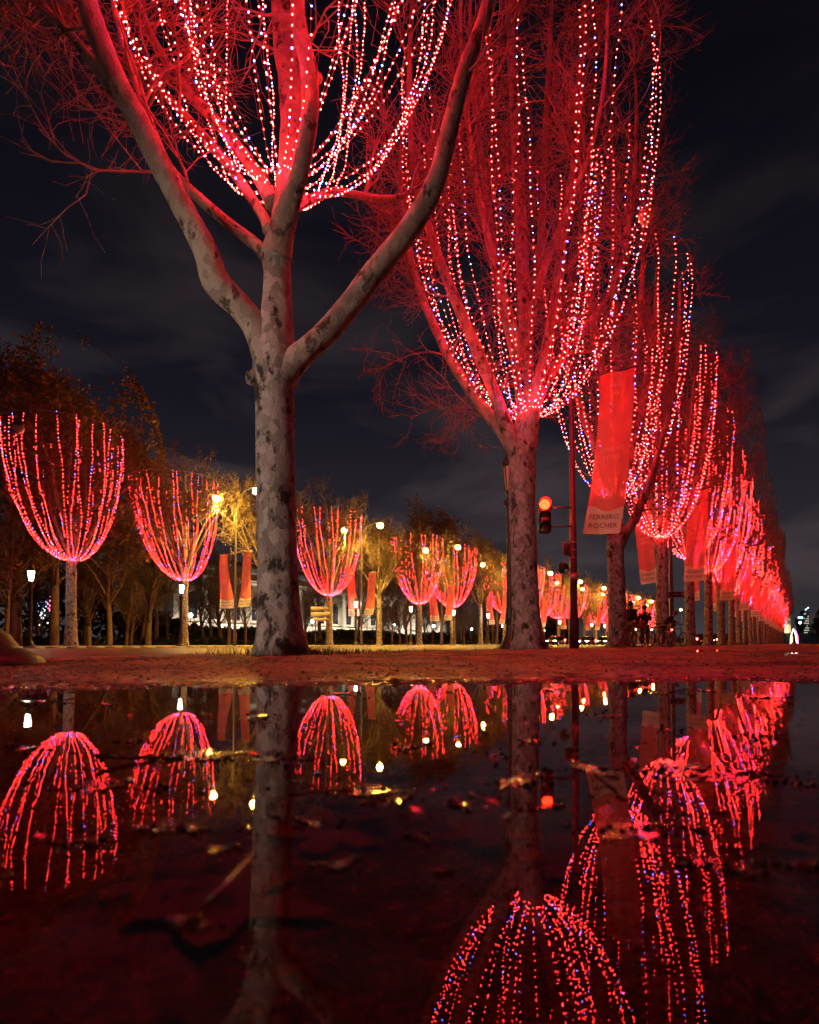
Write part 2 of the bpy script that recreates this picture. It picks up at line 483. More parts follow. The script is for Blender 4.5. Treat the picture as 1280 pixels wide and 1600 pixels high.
def ground_mat():
    m, n, l, b = mat('sandy_ground')
    tc = n.new('ShaderNodeTexCoord')
    g = n.new('ShaderNodeNewGeometry'); sep = n.new('ShaderNodeSeparateXYZ'); l.new(g.outputs['Position'], sep.inputs[0])
    n1 = n.new('ShaderNodeTexNoise'); n1.inputs['Scale'].default_value = 1.3; n1.inputs['Detail'].default_value = 6
    n2 = n.new('ShaderNodeTexNoise'); n2.inputs['Scale'].default_value = 22; n2.inputs['Detail'].default_value = 5; n2.inputs['Roughness'].default_value = 0.7
    v = n.new('ShaderNodeTexVoronoi'); v.inputs['Scale'].default_value = 85
    for t in (n1, n2, v): l.new(tc.outputs['Object'], t.inputs['Vector'])
    r = n.new('ShaderNodeValToRGB')
    r.color_ramp.elements[0].position = 0.40; r.color_ramp.elements[0].color = (0.03, 0.014, 0.008, 1)
    r.color_ramp.elements[1].position = 0.62; r.color_ramp.elements[1].color = (0.60, 0.32, 0.17, 1)
    mixf = n.new('ShaderNodeMath'); mixf.operation = 'MULTIPLY_ADD'; mixf.inputs[1].default_value = 0.55
    l.new(n1.outputs['Fac'], mixf.inputs[0])
    h = n.new('ShaderNodeMath'); h.operation = 'MULTIPLY'; h.inputs[1].default_value = 0.47; l.new(n2.outputs['Fac'], h.inputs[0])
    l.new(h.outputs[0], mixf.inputs[2]); l.new(mixf.outputs[0], r.inputs['Fac'])
    # soaked earth near and under the water line
    wet = n.new('ShaderNodeMapRange'); wet.inputs['From Min'].default_value = -0.004; wet.inputs['From Max'].default_value = 0.03
    wet.inputs['To Min'].default_value = 0.5; wet.inputs['To Max'].default_value = 1.0
    l.new(sep.outputs['Z'], wet.inputs['Value'])
    mm = n.new('ShaderNodeMix'); mm.data_type = 'RGBA'; mm.blend_type = 'MULTIPLY'; mm.inputs[0].default_value = 1
    l.new(r.outputs[0], mm.inputs[6]); l.new(wet.outputs[0], mm.inputs[7])
    l.new(mm.outputs[2], b.inputs['Base Color'])
    rr = n.new('ShaderNodeMapRange'); rr.inputs['To Min'].default_value = 0.35; rr.inputs['To Max'].default_value = 0.9
    l.new(n1.outputs['Fac'], rr.inputs['Value'])
    wr = n.new('ShaderNodeMapRange'); wr.inputs['From Min'].default_value = 0.0; wr.inputs['From Max'].default_value = 0.05
    wr.inputs['To Min'].default_value = 0.25; wr.inputs['To Max'].default_value = 1.0
    l.new(sep.outputs['Z'], wr.inputs['Value'])
    rm = n.new('ShaderNodeMath'); rm.operation = 'MULTIPLY'; l.new(rr.outputs[0], rm.inputs[0]); l.new(wr.outputs[0], rm.inputs[1])
    l.new(rm.outputs[0], b.inputs['Roughness'])
    hh = n.new('ShaderNodeMath'); hh.operation = 'MULTIPLY_ADD'; hh.inputs[1].default_value = 0.7
    l.new(n2.outputs['Fac'], hh.inputs[0]); l.new(v.outputs['Distance'], hh.inputs[2])
    bp = n.new('ShaderNodeBump'); bp.inputs['Strength'].default_value = 0.9; bp.inputs['Distance'].default_value = 0.012
    l.new(hh.outputs[0], bp.inputs['Height']); l.new(bp.outputs[0], b.inputs['Normal'])
    return m
M['ground'] = ground_mat()

def water_mat():
    m, n, l, b = mat('puddle_water')
    n.remove(b)
    fr = n.new('ShaderNodeFresnel'); fr.inputs['IOR'].default_value = 1.43
    gl = n.new('ShaderNodeBsdfGlossy'); gl.inputs['Roughness'].default_value = 0.012; gl.inputs['Color'].default_value = (1, 1, 1, 1)
    tr = n.new('ShaderNodeBsdfTransparent'); tr.inputs['Color'].default_value = (0.95, 0.8, 0.66, 1)
    mx = n.new('ShaderNodeMixShader')
    tc = n.new('ShaderNodeTexCoord')
    no = n.new('ShaderNodeTexNoise'); no.inputs['Scale'].default_value = 5; no.inputs['Detail'].default_value = 2
    l.new(tc.outputs['Object'], no.inputs['Vector'])
    bp = n.new('ShaderNodeBump'); bp.inputs['Strength'].default_value = 0.05; bp.inputs['Distance'].default_value = 0.008
    l.new(no.outputs['Fac'], bp.inputs['Height'])
    l.new(bp.outputs[0], gl.inputs['Normal']); l.new(bp.outputs[0], fr.inputs['Normal'])
    l.new(fr.outputs[0], mx.inputs[0]); l.new(tr.outputs[0], mx.inputs[1]); l.new(gl.outputs[0], mx.inputs[2])
    l.new(mx.outputs[0], n['Material Output'].inputs['Surface'])
    return m
M['water'] = water_mat()
M['asphalt'] = simple('asphalt', (0.115, 0.10, 0.08), 0.5, var=0.3, scale=1.2, bump=0.1)
M['pave'] = simple('pale_paving', (0.36, 0.30, 0.21), 0.7, var=0.2, scale=0.9)
M['earth'] = simple('dark_earth', (0.03, 0.03, 0.016), 0.9, var=0.3, scale=0.4)

def point(name, loc, power, col, radius=0.0, parent=None):
    L = bpy.data.lights.new(name, 'POINT'); L.energy = power; L.color = col; L.shadow_soft_size = radius
    o = bpy.data.objects.new(name, L); COL.objects.link(o); o.location = loc
    if parent: o.parent = parent
    return o

def spot(name, loc, power, col, cone=168, blend=.85):
    L = bpy.data.lights.new(name, 'SPOT'); L.energy = power; L.color = col; L.shadow_soft_size = 0.0
    L.spot_size = R(cone); L.spot_blend = blend
    o = bpy.data.objects.new(name, L); COL.objects.link(o); o.location = loc
    return o

# ------------------------------------------------------------------ ground
def shore(u):
    return np.interp(u, [-1.6, -0.9, -0.67, -0.3, 0, 0.35, 0.55, 0.67, 0.9, 1.6], [2.2, 2.7, 2.95, 3.3, 3.55, 3.85, 3.9, 3.5, 3.2, 2.4])

def ground_z(x, y):
    x = np.asarray(x, float); y = np.asarray(y, float)
    xc, zc = camxz(x, y)
    u = xc / np.maximum(zc, 0.6)
    D = zc - shore(u)
    D = np.maximum(D, np.abs(xc) - 4.6)
    D = np.maximum(D, -3.0 - zc)
    D = D + 0.34 * vnoise(x * 1.4, y * 1.4) + 0.26 * vnoise(x * 4.1 + 9, y * 4.1) + 0.15 * vnoise(x * 11, y * 11 + 4)
    z = np.where(D > 0, 0.082 * (1 - np.exp(-np.maximum(D, 0) / 1.7)), -0.055 * (1 - np.exp(np.minimum(D, 0) / 0.6)))
    d = np.hypot(x, y)
    amp = np.clip((D + 0.3) / 0.6, 0.25, 1.0)
    z = z + amp * (0.022 * vnoise(x * 2.3 + 3, y * 2.3) + 0.018 * vnoise(x * 6.7, y * 6.7 + 8) + 0.014 * vnoise(x * 15, y * 15) + 0.012 * vnoise(x * 31, y * 31))
    return z

def gz(x, y):
    return float(ground_z(np.array([x]), np.array([y]))[0])

def promenade():
    xs = np.concatenate([np.arange(-6.9, 6.0, 0.05), np.geomspace(6.05, 60, 40)])
    ys = np.concatenate([-np.geomspace(10, 2.1, 12), np.arange(-2.0, 13, 0.05), np.geomspace(13.06, 700, 120)])
    X, Y = np.meshgrid(xs, ys, indexing='ij')
    Z = ground_z(X, Y)
    v = np.stack([X, Y, Z], -1).reshape(-1, 3)
    nx, ny = len(xs), len(ys)
    i = np.arange(nx - 1)[:, None] * ny; j = np.arange(ny - 1)[None, :]
    q = np.stack([i + j, i + ny + j, i + ny + j + 1, i + j + 1], -1).reshape(-1, 4)
    b = MB(); b.addq(v, q)
    b.build('promenade', M['ground'], kind='structure', smooth=True)
promenade()

def sheet(name, x0, x1, y0, y1, z, m):
    b = MB(); b.addq([[x0, y0, z], [x1, y0, z], [x1, y1, z], [x0, y1, z]], [[0, 1, 2, 3]])
    return b.build(name, m, kind='structure')
sheet('ground', -4000, 4000, -500, 6000, -0.30, M['earth'])
sheet('road', -36.8, -7.1, -60, 700, -0.05, M['asphalt'])
sheet('far_pavement', -52, -37.1, -60, 700, 0.05, M['pave'])
sheet('lawn', -260, -52, -120, 700, 0.02, M['earth'])
# water sheet of the puddle
pw = MB()
c4 = [np.array([0, 0, 0]) + RI * a + F0 * b_ for a, b_ in ((-5.0, -3.4), (5.0, -3.4), (5.0, 4.7), (-5.0, 4.7))]
pw.addq(np.array(c4), [[0, 1, 2, 3]])
pw.build('puddle_water', M['water'], kind='structure')
# small rain pools further up the promenade
for (px, Z, w, d_) in ((1235, 9.5, 1.0, 0.5), (1105, 11.5, 0.5, 0.8), (1135, 13.5, 0.5, 0.9), (1180, 8.0, 0.35, 0.35)):
    p = at(px, 1005, Z)
    b = MB()
    th = np.linspace(0, 2 * PI, 22)[:-1]
    rr = 1 + 0.35 * nr.standard_normal(21) * 0.5
    ring = np.stack([p[0] + w * rr * np.cos(th), p[1] + d_ * 1.6 * rr * np.sin(th), np.full(21, 0.0)], -1)
    ring[:, 2] = ground_z(p[0], p[1]) + 0.006
    b.add(ring, [list(range(21))])
    b.build('rain_pool', M['water'], kind='structure')

# kerb stones: each stone its own piece
def kerb(name, x, z0, z1, y0, y1, step, w):
    root = bpy.data.objects.new(name, None); COL.objects.link(root); root['kind'] = 'structure'
    me = None; y = y0
    mes = []
    for k in range(3):
        b = MB(); b.box((0, 0, (z0 + z1) / 2), (w, step - 0.014, z1 - z0 + 0.004 * k), bev=0.015); mes.append(b.mesh('kerb_stone', M['kerb']))
    k = 0
    while y < y1:
        o = link('kerb_stone', mes[k % 3], root); o.location = (x + rng.uniform(-.006, .006), y, rng.uniform(-.004, .004)); y += step; k += 1
    b = MB(); b.box((x, (y1 + 700) / 2, (z0 + z1) / 2), (w, 700 - y1 - .5, z1 - z0)); o = b.build('kerb_run', M['kerb'], root)
kerb('kerb', -7.0, -0.2, 0.082, -2, 60, 1.0, 0.18)
kerb('far_kerb', -36.95, -0.2, 0.055, 8, 90, 1.2, 0.28)

# pebbles and leaf crumbs on the wet sand
def pebbles():
    N = 9000
    zc = 3.0 + 9 * nr.random(N) ** 1.6
    xc = (nr.random(N) * 1.6 - 0.8) * zc
    P = RI[None] * xc[:, None] + F0[None] * zc[:, None]
    P = P[P[:, 0] > -6.8]
    z = ground_z(P[:, 0], P[:, 1])
    keep = z > -0.01
    P = P[keep]; P[:, 2] = z[keep]
    b = MB()
    r = 0.004 + 0.014 * nr.random(len(P)) ** 3
    s = len(P)
    off = np.array([[1, 0, 0], [0, 1, 0], [-1, 0, 0], [0, -1, 0], [0, 0, 0.7], [0, 0, -0.7]])
    v = P[:, None, :] + off[None] * r[:, None, None] * (0.6 + 0.8 * nr.random((s, 1, 3)))
    v += nr.standard_normal(v.shape) * r[:, None, None] * 0.15
    f = np.array([[0, 1, 4], [1, 2, 4], [2, 3, 4], [3, 0, 4], [1, 0, 5], [2, 1, 5], [3, 2, 5], [0, 3, 5]])
    q = (f[None] + np.arange(s)[:, None, None] * 6).reshape(-1, 3)
    b.addq(v.reshape(-1, 3), q)
    o = b.build('gravel', M['pebble'], kind='stuff')
    tag(o, 'small gravel grains strewn over the wet sandy ground beyond the puddle', 'gravel')
pebbles()

# ------------------------------------------------------------------ trees
def norm(v):
    return v / (np.linalg.norm(v) + 1e-12)

def wander(r, p, d, L, n, jit, up, env=None):
    pts = [np.array(p, float)]; d = norm(np.array(d, float))
    for k in range(n):
        d = norm(d + jit * r.standard_normal(3) + np.array([0, 0, up]))
        q = pts[-1] + d * (L / n)
        if env is not None:
            rad = math.hypot(q[0], q[1]); lim = env(q[2])
            if rad > lim:
                f = lim / rad; q[0] *= f; q[1] *= f; d = norm(d + np.array([0, 0, 0.3]))
        pts.append(q)
    return np.array(pts), d

def sub(poly, f):
    """point and direction at fraction f of a polyline"""
    k = f * (len(poly) - 1); i = min(int(k), len(poly) - 2); t = k - i
    return poly[i] * (1 - t) + poly[i + 1] * t, norm(poly[i + 1] - poly[i])

def side_dir(r, d, ang):
    a = norm(np.cross(d, r.standard_normal(3)))
    return norm(d * math.cos(ang) + a * math.sin(ang))

def spawn_twigs(seed, limbs, n1, n2, n3, l1, l2, l3, env, f0=0.25, skip=None, r1=0.035, tmin=0.006, s3=3, droop=0.0):
    """branches, branchlets and twigs grown from limb polylines; one mesh builder"""
    r = np.random.default_rng(seed)
    b = MB(); tips = []
    for li, (poly, rad) in enumerate(limbs):
        g0 = (skip or {}).get(li, f0)
        for _ in range(n1):
            f = g0 + (1 - g0) * r.random() ** 0.8
            p, d = sub(poly, f)
            dd = side_dir(r, d, R(r.uniform(30, 75)))
            L = r.uniform(*l1) * (1.15 - 0.5 * f)
            q, e1 = wander(r, p, dd, L, 5, 0.20, 0.10 - droop, env)
            rr1 = min(r1, 0.6 * np.interp(f, np.linspace(0, 1, len(rad)), rad))
            b.tube(q, np.linspace(rr1, rr1 * 0.35, 6), 4, caps=False)
            for _2 in range(n2):
                f2 = 0.15 + 0.85 * r.random()
                p2, d2 = sub(q, f2)
                q2, e2 = wander(r, p2, side_dir(r, d2, R(r.uniform(25, 65))), r.uniform(*l2), 4, 0.24, 0.07 - droop, env)
                a = rr1 * 0.42
                b.tube(q2, np.linspace(max(a, tmin * 1.3), tmin, 5), 3, caps=False)
                for _3 in range(n3):
                    p3, d3 = sub(q2, 0.2 + 0.8 * r.random())
                    q3, e3 = wander(r, p3, side_dir(r, d3, R(r.uniform(20, 60))), r.uniform(*l3), 3, 0.28, 0.03 - droop, env)
                    b.tube(q3, np.linspace(tmin, tmin * 0.6, 4), s3, caps=False)
                    tips.append(q3[-1]); tips.append(q3[1])
    return b, np.array(tips)

def leaves_mesh(seed, tips, n, size, m, name='dry_leaves'):
    r = np.random.default_rng(seed)
    idx = r.integers(0, len(tips), n)
    P = tips[idx] + r.standard_normal((n, 3)) * 0.12
    a = r.standard_normal((n, 3)); a /= np.linalg.norm(a, axis=1)[:, None]
    c = np.cross(a, r.standard_normal((n, 3))); c /= np.linalg.norm(c, axis=1)[:, None]
    s = size * (0.6 + 0.8 * r.random(n))[:, None]
    v = np.stack([P - a * s, P + c * s * 0.7, P + a * s, P - c * s * 0.7], 1)
    b = MB(); b.addq(v.reshape(-1, 3), np.arange(4 * n).reshape(n, 4))
    return b.mesh(name, m)

def trunk_mesh(seed, pts, rad, sides=14, m=None, fine=False):
    r = np.random.default_rng(seed)
    # resample smoothly
    pts = np.asarray(pts, float); rad = np.asarray(rad, float)
    t = np.linspace(0, 1, len(pts)); tt = np.linspace(0, 1, max(len(pts) * 4, 18))
    P = np.stack([np.interp(tt, t, pts[:, k]) for k in range(3)], -1)
    # light smoothing
    for _ in range(2):
        P[1:-1] = (P[:-2] + 2 * P[1:-1] + P[2:]) / 4
    Rr = np.interp(tt, t, rad)
    for _ in range(2):
        Rr[1:-1] = (Rr[:-2] + 2 * Rr[1:-1] + Rr[2:]) / 4
    if fine:
        t2 = np.linspace(0, 1, 90); P = np.stack([np.interp(t2, tt, P[:, k]) for k in range(3)], -1); Rr = np.interp(t2, tt, Rr)
        b = MB(); b.tube(P, Rr, sides)
        v = b.V[0].reshape(90, sides, 3); th = np.arange(sides) * 2 * PI / sides
        Tz, Th = np.meshgrid(P[:, 2], th, indexing='ij')
        cx, cy_ = np.cos(Th), np.sin(Th)
        f = .10 * vnoise(cx * 1.3 + 7 + Tz * .35, cy_ * 1.3 + Tz * .9) + .05 * vnoise(cx * 3 + Tz * 2.2, cy_ * 3 + 5 + Tz * 1.4) + .03 * vnoise(cx * 6 + Tz * 5, cy_ * 6 + Tz * 3)
        f = f + np.exp(-np.maximum(Tz, 0) / .22) * (.14 * np.cos(5 * Th + .6) + .07 * np.cos(3 * Th + 2) + .08)
        c = P[:, None, :]; v2 = c + (v - c) * (1 + f)[:, :, None]
        b.V[0] = v2.reshape(-1, 3)
    else:
        b = MB(); b.tube(P, Rr, sides, lump=0.018, rr=r)
    return b.mesh('trunk', m or M['bark'], smooth=True)

def limb_mesh(seed, pts, rad, sides=10, name='limb', fine=False):
    r = np.random.default_rng(seed)
    pts = np.asarray(pts, float); rad = np.asarray(rad, float)
    n = len(pts); tt = np.linspace(0, n - 1, n * 5)
    # catmull-rom
    P = []
    for s in tt:
        i = min(int(s), n - 2); f = s - i
        p0 = pts[max(i - 1, 0)]; p1 = pts[i]; p2 = pts[i + 1]; p3 = pts[min(i + 2, n - 1)]
        P.append(0.5 * ((2 * p1) + (-p0 + p2) * f + (2 * p0 - 5 * p1 + 4 * p2 - p3) * f * f + (-p0 + 3 * p1 - 3 * p2 + p3) * f ** 3))
    P = np.array(P); Rr = np.interp(tt, np.arange(n), rad)
    if fine:
        m_ = len(P) * 4; t0 = np.arange(len(P)); t2 = np.linspace(0, len(P) - 1, m_)
        P = np.stack([np.interp(t2, t0, P[:, k]) for k in range(3)], -1); Rr = np.interp(t2, t0, Rr)
        for _ in range(3): P[1:-1] = (P[:-2] + 2 * P[1:-1] + P[2:]) / 4
        b = MB(); b.tube(P, Rr, 22)
        v = b.V[0].reshape(m_, 22, 3); th = np.arange(22) * 2 * PI / 22
        L = np.concatenate([[0], np.cumsum(np.linalg.norm(np.diff(P, axis=0), axis=1))])
        Lz, Th = np.meshgrid(L, th, indexing='ij'); cx, cy_ = np.cos(Th), np.sin(Th)
        f = .16 * vnoise(cx * .9 + seed + Lz * 1.1, cy_ * .9 + Lz * 1.5) + .08 * vnoise(cx * 2.4 + Lz * 3.2, cy_ * 2.4 + seed + Lz * 2.6) + .035 * vnoise(cx * 5 + Lz * 9, cy_ * 5 + Lz * 7)
        f = f + .32 * np.exp(-Lz / .28)
        b.V[0] = (P[:, None, :] + (v - P[:, None, :]) * (1 + f)[:, :, None]).reshape(-1, 3)
    else:
        P[1:-1] += r.standard_normal((len(P) - 2, 3)) * Rr[1:-1, None] * 0.06
        b = MB(); b.tube(P, Rr, sides, lump=0.03, rr=r)
    return b.mesh(name, M['limb'], smooth=True), P, Rr

CROWN = lambda z: float(np.interp(z, [4, 7, 10, 15, 19, 22], [1.8, 3.2, 3.9, 4.2, 3.7, 2.4]))

def plane_tree(seed, name, label, group, height=20.0, fork=5.0, r0=0.30, nl=8, dens=(9, 8, 6), tmin=0.0075, leaves=0, low_limb=False, lod=0, dim=False):
    r = np.random.default_rng(seed)
    root = thing(name, label, 'tree', group=group)
    x, y = r.normal(0, .06, 2)
    pts = [[0, 0, -0.25], [0, 0, 0.05], [0, 0, .5], [x * .5, y * .5, 2], [x, y, fork], [x * 1.5, y * 1.5, fork + 1.6], [x * 3, y * 2, fork + 4.5], [x * 4, y * 5, fork + 8.5], [x * 7, y * 5, height - 3.0]]
    rad = [r0 * 1.55, r0 * 1.45, r0 * 1.15, r0, r0 * .95, r0 * .78, r0 * .5, r0 * .28, 0.03]
    link('trunk', trunk_mesh(seed, pts, rad, 12), root)
    limbs = [(np.array(pts[4:]), np.array(rad[4:]))]
    az0 = r.uniform(0, 2 * PI)
    for k in range(nl):
        az = az0 + k * 2 * PI / nl + r.normal(0, .25)
        z0 = fork - 0.2 + r.random() * 3.2 * (k % 2) + (k % 3) * 0.35
        ce = r.uniform(R(48), R(68))
        d = np.array([math.cos(az) * math.cos(ce), math.sin(az) * math.cos(ce), math.sin(ce)])
        L = r.uniform(.68, 1.0) * (height - z0 - 2.2)
        q, _ = wander(r, (x, y, z0), d, L, 6, 0.11, 0.14, CROWN)
        rr = np.linspace(r0 * r.uniform(.38, .5), 0.025, 7)
        me, P, Rr = limb_mesh(seed + k, q, rr, 8)
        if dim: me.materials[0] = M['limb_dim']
        link('limb', me, root)
        limbs.append((q, rr))
    b, tips = spawn_twigs(seed + 50, limbs, dens[0], dens[1], dens[2], (1.8, 4.2), (0.8, 1.9), (0.35, 0.95), CROWN, tmin=tmin)
    b.build('branches', M['park_bark'] if dim else M['twig'], root, kind='stuff')  # dim trees take darker bark in place of weaker lamplight
    if leaves:
        link('dry_leaves', leaves_mesh(seed, tips, leaves, 0.075, M['leaf_yellow']), root, 'stuff')
    return root

ROW_X = -6.04
STEP = 9.18
ROW_Y0 = 6.10
def row_y(k): return ROW_Y0 + STEP * k

# ---- tree nearest the camera, limbs placed as the photograph shows them
Z1 = camxz(ROW_X, row_y(0))[1]
b1 = np.array([ROW_X, row_y(0), 0.0]); 
def custom_tree(label, base, Z, trunk, limbs, seed, dens, f0, skip=None, l1=(1.2, 3.0), tmin=0.006, group='plane trees along the sandy promenade', knobs=()):
    base = np.array(base, float); base[2] = gz(base[0], base[1]) - 0.02
    root = thing('plane_tree', label, 'tree', tuple(base), 0, group)
    s = Z / FPX
    P = []; Rr = []
    for (px, py, w) in trunk:
        p = at(px, py, Z) - base; P.append(p); Rr.append(w * s / 2)
    P[0][2] = -0.25
    link('trunk', trunk_mesh(seed, P, Rr, 36, fine=True), root)
    LL = []
    for k, lim in enumerate(limbs):
        q = []; rr = []
        for (px, py, w, dz) in lim:
            q.append(at(px, py, Z + dz) - base); rr.append(w * (Z + dz) / FPX / 2)
        me, PP, R2 = limb_mesh(seed + k + 1, q, rr, 14, fine=True)
        link('limb', me, root)
        LL.append((PP, R2))
    for (px, py, w) in knobs:
        p = at(px, py, Z - 0.05) - base
        th = MB(); rr = w * s / 2
        th.lathe([(0.02, -rr), (rr * .8, -rr * .7), (rr, 0), (rr * .85, rr * .6), (0.03, rr * 1.0)], 12, p)
        th.build('burl', M['bark'], root, smooth=True)
    env = lambda z: 6.5
    b, tips = spawn_twigs(seed + 77, LL, dens[0], dens[1], dens[2], l1, (0.6, 1.5), (0.3, 0.8), env, f0=f0, tmin=tmin, r1=0.03, skip=skip)
    b.build('branches', M['twig'], root, kind='stuff')
    return root

custom_tree('large mottled plane tree nearest the camera, forked into bare limbs', b1, Z1,
    [(440, 1022, 92), (439, 1006, 78), (437, 975, 68), (434, 900, 63), (431, 800, 61), (430, 700, 61), (430, 620, 62), (429, 570, 68), (431, 535, 58), (433, 480, 46), (433, 420, 42), (434, 375, 40)],
    [
     [(424, 570, 40, 0), (402, 515, 42, 0), (374, 478, 40, -.1), (337, 440, 46, -.2), (319, 388, 38, -.3), (268, 290, 36, -.4), (225, 205, 35, -.5), (176, 110, 33, -.6), (136, 0, 32, -.7), (100, -150, 26, -.8), (60, -420, 18, -.8), (40, -800, 7, -.6)],
     [(440, 585, 44, 0), (472, 553, 38, -.05), (520, 508, 37, -.1), (583, 428, 38, -.15), (640, 358, 34, -.2), (681, 285, 32, -.3), (702, 205, 28, -.3), (727, 110, 26, -.4), (765, 0, 24, -.4), (790, -150, 20, -.4), (800, -420, 14, -.3), (820, -800, 6, 0)],
     [(434, 390, 36, .05), (446, 310, 34, .2), (452, 240, 34, .35), (455, 160, 36, .45), (446, 70, 38, .5), (440, -60, 34, .55), (446, -300, 26, .6), (440, -900, 8, .6)],
     [(432, 400, 38, -.05), (447, 335, 34, -.2), (470, 265, 28, -.4), (484, 180, 27, -.5), (482, 110, 28, -.55), (465, 20, 24, -.6), (470, -150, 20, -.6), (500, -600, 8, -.6)],
     [(425, 420, 20, .1), (408, 390, 19, .2), (350, 343, 17, .3), (290, 290, 15, .4), (258, 250, 14, .5), (228, 170, 12, .7), (190, 60, 10, .9), (150, -150, 7, 1.1), (120, -400, 4, 1.2)],
     [(422, 360, 18, .2), (410, 335, 16, .4), (360, 262, 15, .7), (302, 195, 14, 1.0), (240, 130, 13, 1.3), (180, 90, 12, 1.6), (85, 12, 10, 2.0), (0, -80, 8, 2.4), (-120, -300, 4, 2.8)],
     [(427, 318, 22, .3), (395, 262, 20, .6), (345, 198, 18, 1.0), (282, 128, 15, 1.4), (230, 40, 12, 1.8), (180, -120, 8, 2.2), (140, -400, 4, 2.4)],
     [(176, 140, 15, -.55), (150, 105, 16, -.5), (105, 48, 15, -.4), (55, 0, 13, -.3), (-20, -90, 10, -.2), (-90, -260, 5, 0)],
     [(445, 330, 18, .4), (520, 300, 13, 1.6), (590, 310, 10, 2.4), (640, 300, 7, 3.0), (700, 250, 5, 3.4)],
    ], 101, (13, 8, 5), 0.34, {0: .62, 1: .6, 3: .6}, l1=(0.9, 2.4), tmin=0.0045, knobs=[(396, 590, 26), (324, 432, 24), (534, 486, 20), (497, 122, 15), (664, 322, 14)])

Z2 = camxz(ROW_X, row_y(1))[1]
custom_tree('tall plane tree beside the red traffic light, second from the camera', (ROW_X, row_y(1), 0), Z2,
    [(826, 1015, 62), (824, 1000, 52), (821, 960, 44), (819, 880, 40), (817, 800, 40), (816, 740, 42), (815, 705, 40), (820, 660, 28), (823, 600, 24), (822, 520, 22), (815, 380, 20), (806, 200, 17), (795, 0, 14), (790, -250, 5)],
    [
     [(812, 715, 28, 0), (797, 684, 24, -.1), (775, 620, 20, -.2), (742, 540, 18, -.4), (700, 440, 16, -.6), (668, 350, 14, -.8), (645, 250, 11, -1.0), (640, 100, 8, -1.1), (650, -100, 4, -1)],
     [(808, 708, 24, 0), (780, 668, 20, .2), (738, 615, 17, .4), (698, 550, 15, .7), (662, 470, 13, 1.0), (640, 395, 11, 1.2), (625, 280, 8, 1.4), (640, 120, 4, 1.4)],
     [(822, 700, 30, 0), (832, 640, 26, -.2), (852, 560, 20, -.5), (868, 470, 17, -.8), (880, 360, 14, -1), (900, 230, 11, -1.2), (910, 60, 8, -1.2), (920, -200, 4, -1)],
     [(826, 660, 22, 0), (850, 600, 18, .3), (900, 530, 15, .6), (960, 450, 12, .8), (985, 340, 9, 1.0), (995, 200, 6, 1.0), (990, 60, 3, 1.0)],
     [(818, 650, 18, .1), (805, 560, 15, .6), (778, 440, 13, 1.3), (760, 300, 11, 1.8), (742, 160, 8, 2.1), (735, 0, 5, 2.2), (740, -200, 3, 2)],
     [(822, 610, 18, 0), (828, 500, 15, .8), (845, 380, 13, 1.6), (850, 240, 10, 2.2), (860, 60, 7, 2.4), (870, -200, 3, 2.4)],
     [(818, 560, 15, -.1), (790, 470, 13, -.9), (760, 360, 11, -1.7), (735, 220, 9, -2.2), (720, 60, 6, -2.4), (725, -200, 3, -2.4)],
     [(822, 540, 15, -.2), (850, 420, 12, -1.1), (900, 300, 10, -1.9), (940, 160, 7, -2.3), (950, 0, 5, -2.4), (945, -150, 3, -2.2)],
    ], 202, (18, 10, 6), 0.16, l1=(1.2, 3.2), tmin=0.0065)

Z3 = camxz(ROW_X, row_y(2))[1]
custom_tree('plane tree with a low crooked side limb, behind the nearest red banner', (ROW_X, row_y(2), 0), Z3,
    [(966, 1014, 40), (966, 1003, 33), (965, 970, 28), (963, 900, 25), (962, 850, 26), (962, 810, 22), (964, 740, 18), (962, 600, 15), (960, 450, 12), (958, 300, 8), (955, 180, 3)],
    [
     [(966, 850, 20, 0), (976, 834, 17, -.2), (990, 815, 15, -.4), (1003, 785, 13, -.6), (1018, 745, 12, -.8), (1030, 700, 10, -1), (1044, 655, 8, -1.1), (1058, 580, 6, -1.2), (1062, 440, 3, -1)],
     [(962, 800, 18, 0), (945, 740, 14, .3), (915, 660, 11, .6), (885, 560, 9, .9), (872, 440, 7, 1.1), (875, 300, 3, 1)],
     [(963, 790, 18, 0), (985, 700, 13, .8), (1010, 600, 11, 1.4), (1025, 480, 8, 1.8), (1030, 330, 4, 2)],
     [(962, 780, 16, 0), (950, 660, 12, -.9), (930, 540, 10, -1.5), (915, 400, 7, -1.9), (915, 250, 3, -2)],
     [(963, 760, 16, 0), (980, 640, 12, -.8), (1000, 500, 9, -1.4), (1005, 340, 6, -1.7), (1000, 220, 3, -1.7)],
     [(962, 740, 14, .2), (950, 620, 11, 1.3), (925, 480, 9, 2.2), (920, 330, 6, 2.6), (925, 220, 3, 2.6)],
    ], 303, (14, 9, 6), 0.2, l1=(1.3, 3.4), tmin=0.008)

ORD = ['first', 'second', 'third', 'fourth', 'fifth', 'sixth', 'seventh', 'eighth', 'ninth', 'tenth', 'eleventh', 'twelfth']
varA = plane_tree(11, 'plane_tree', 'plane tree between the paired banners and the dark arrow sign, fourth in the right row', 'plane trees along the sandy promenade', dens=(12, 9, 6), tmin=0.009)
varB = plane_tree(23, 'plane_tree', 'plane tree just right of the dark arrow sign, fifth in the right row', 'plane trees along the sandy promenade', dens=(12, 9, 6), tmin=0.010)
varC = plane_tree(37, 'plane_tree', 'plane tree, sixth in the right row, red in garland light', 'plane trees along the sandy promenade', dens=(10, 8, 5), tmin=0.012, lod=1)
varA.location = (ROW_X, row_y(3), gz(ROW_X, row_y(3))); varB.location = (ROW_X, row_y(4), gz(ROW_X, row_y(4))); varB.rotation_euler[2] = 1.0
varC.location = (ROW_X, row_y(5), 0.08)
NR = 30
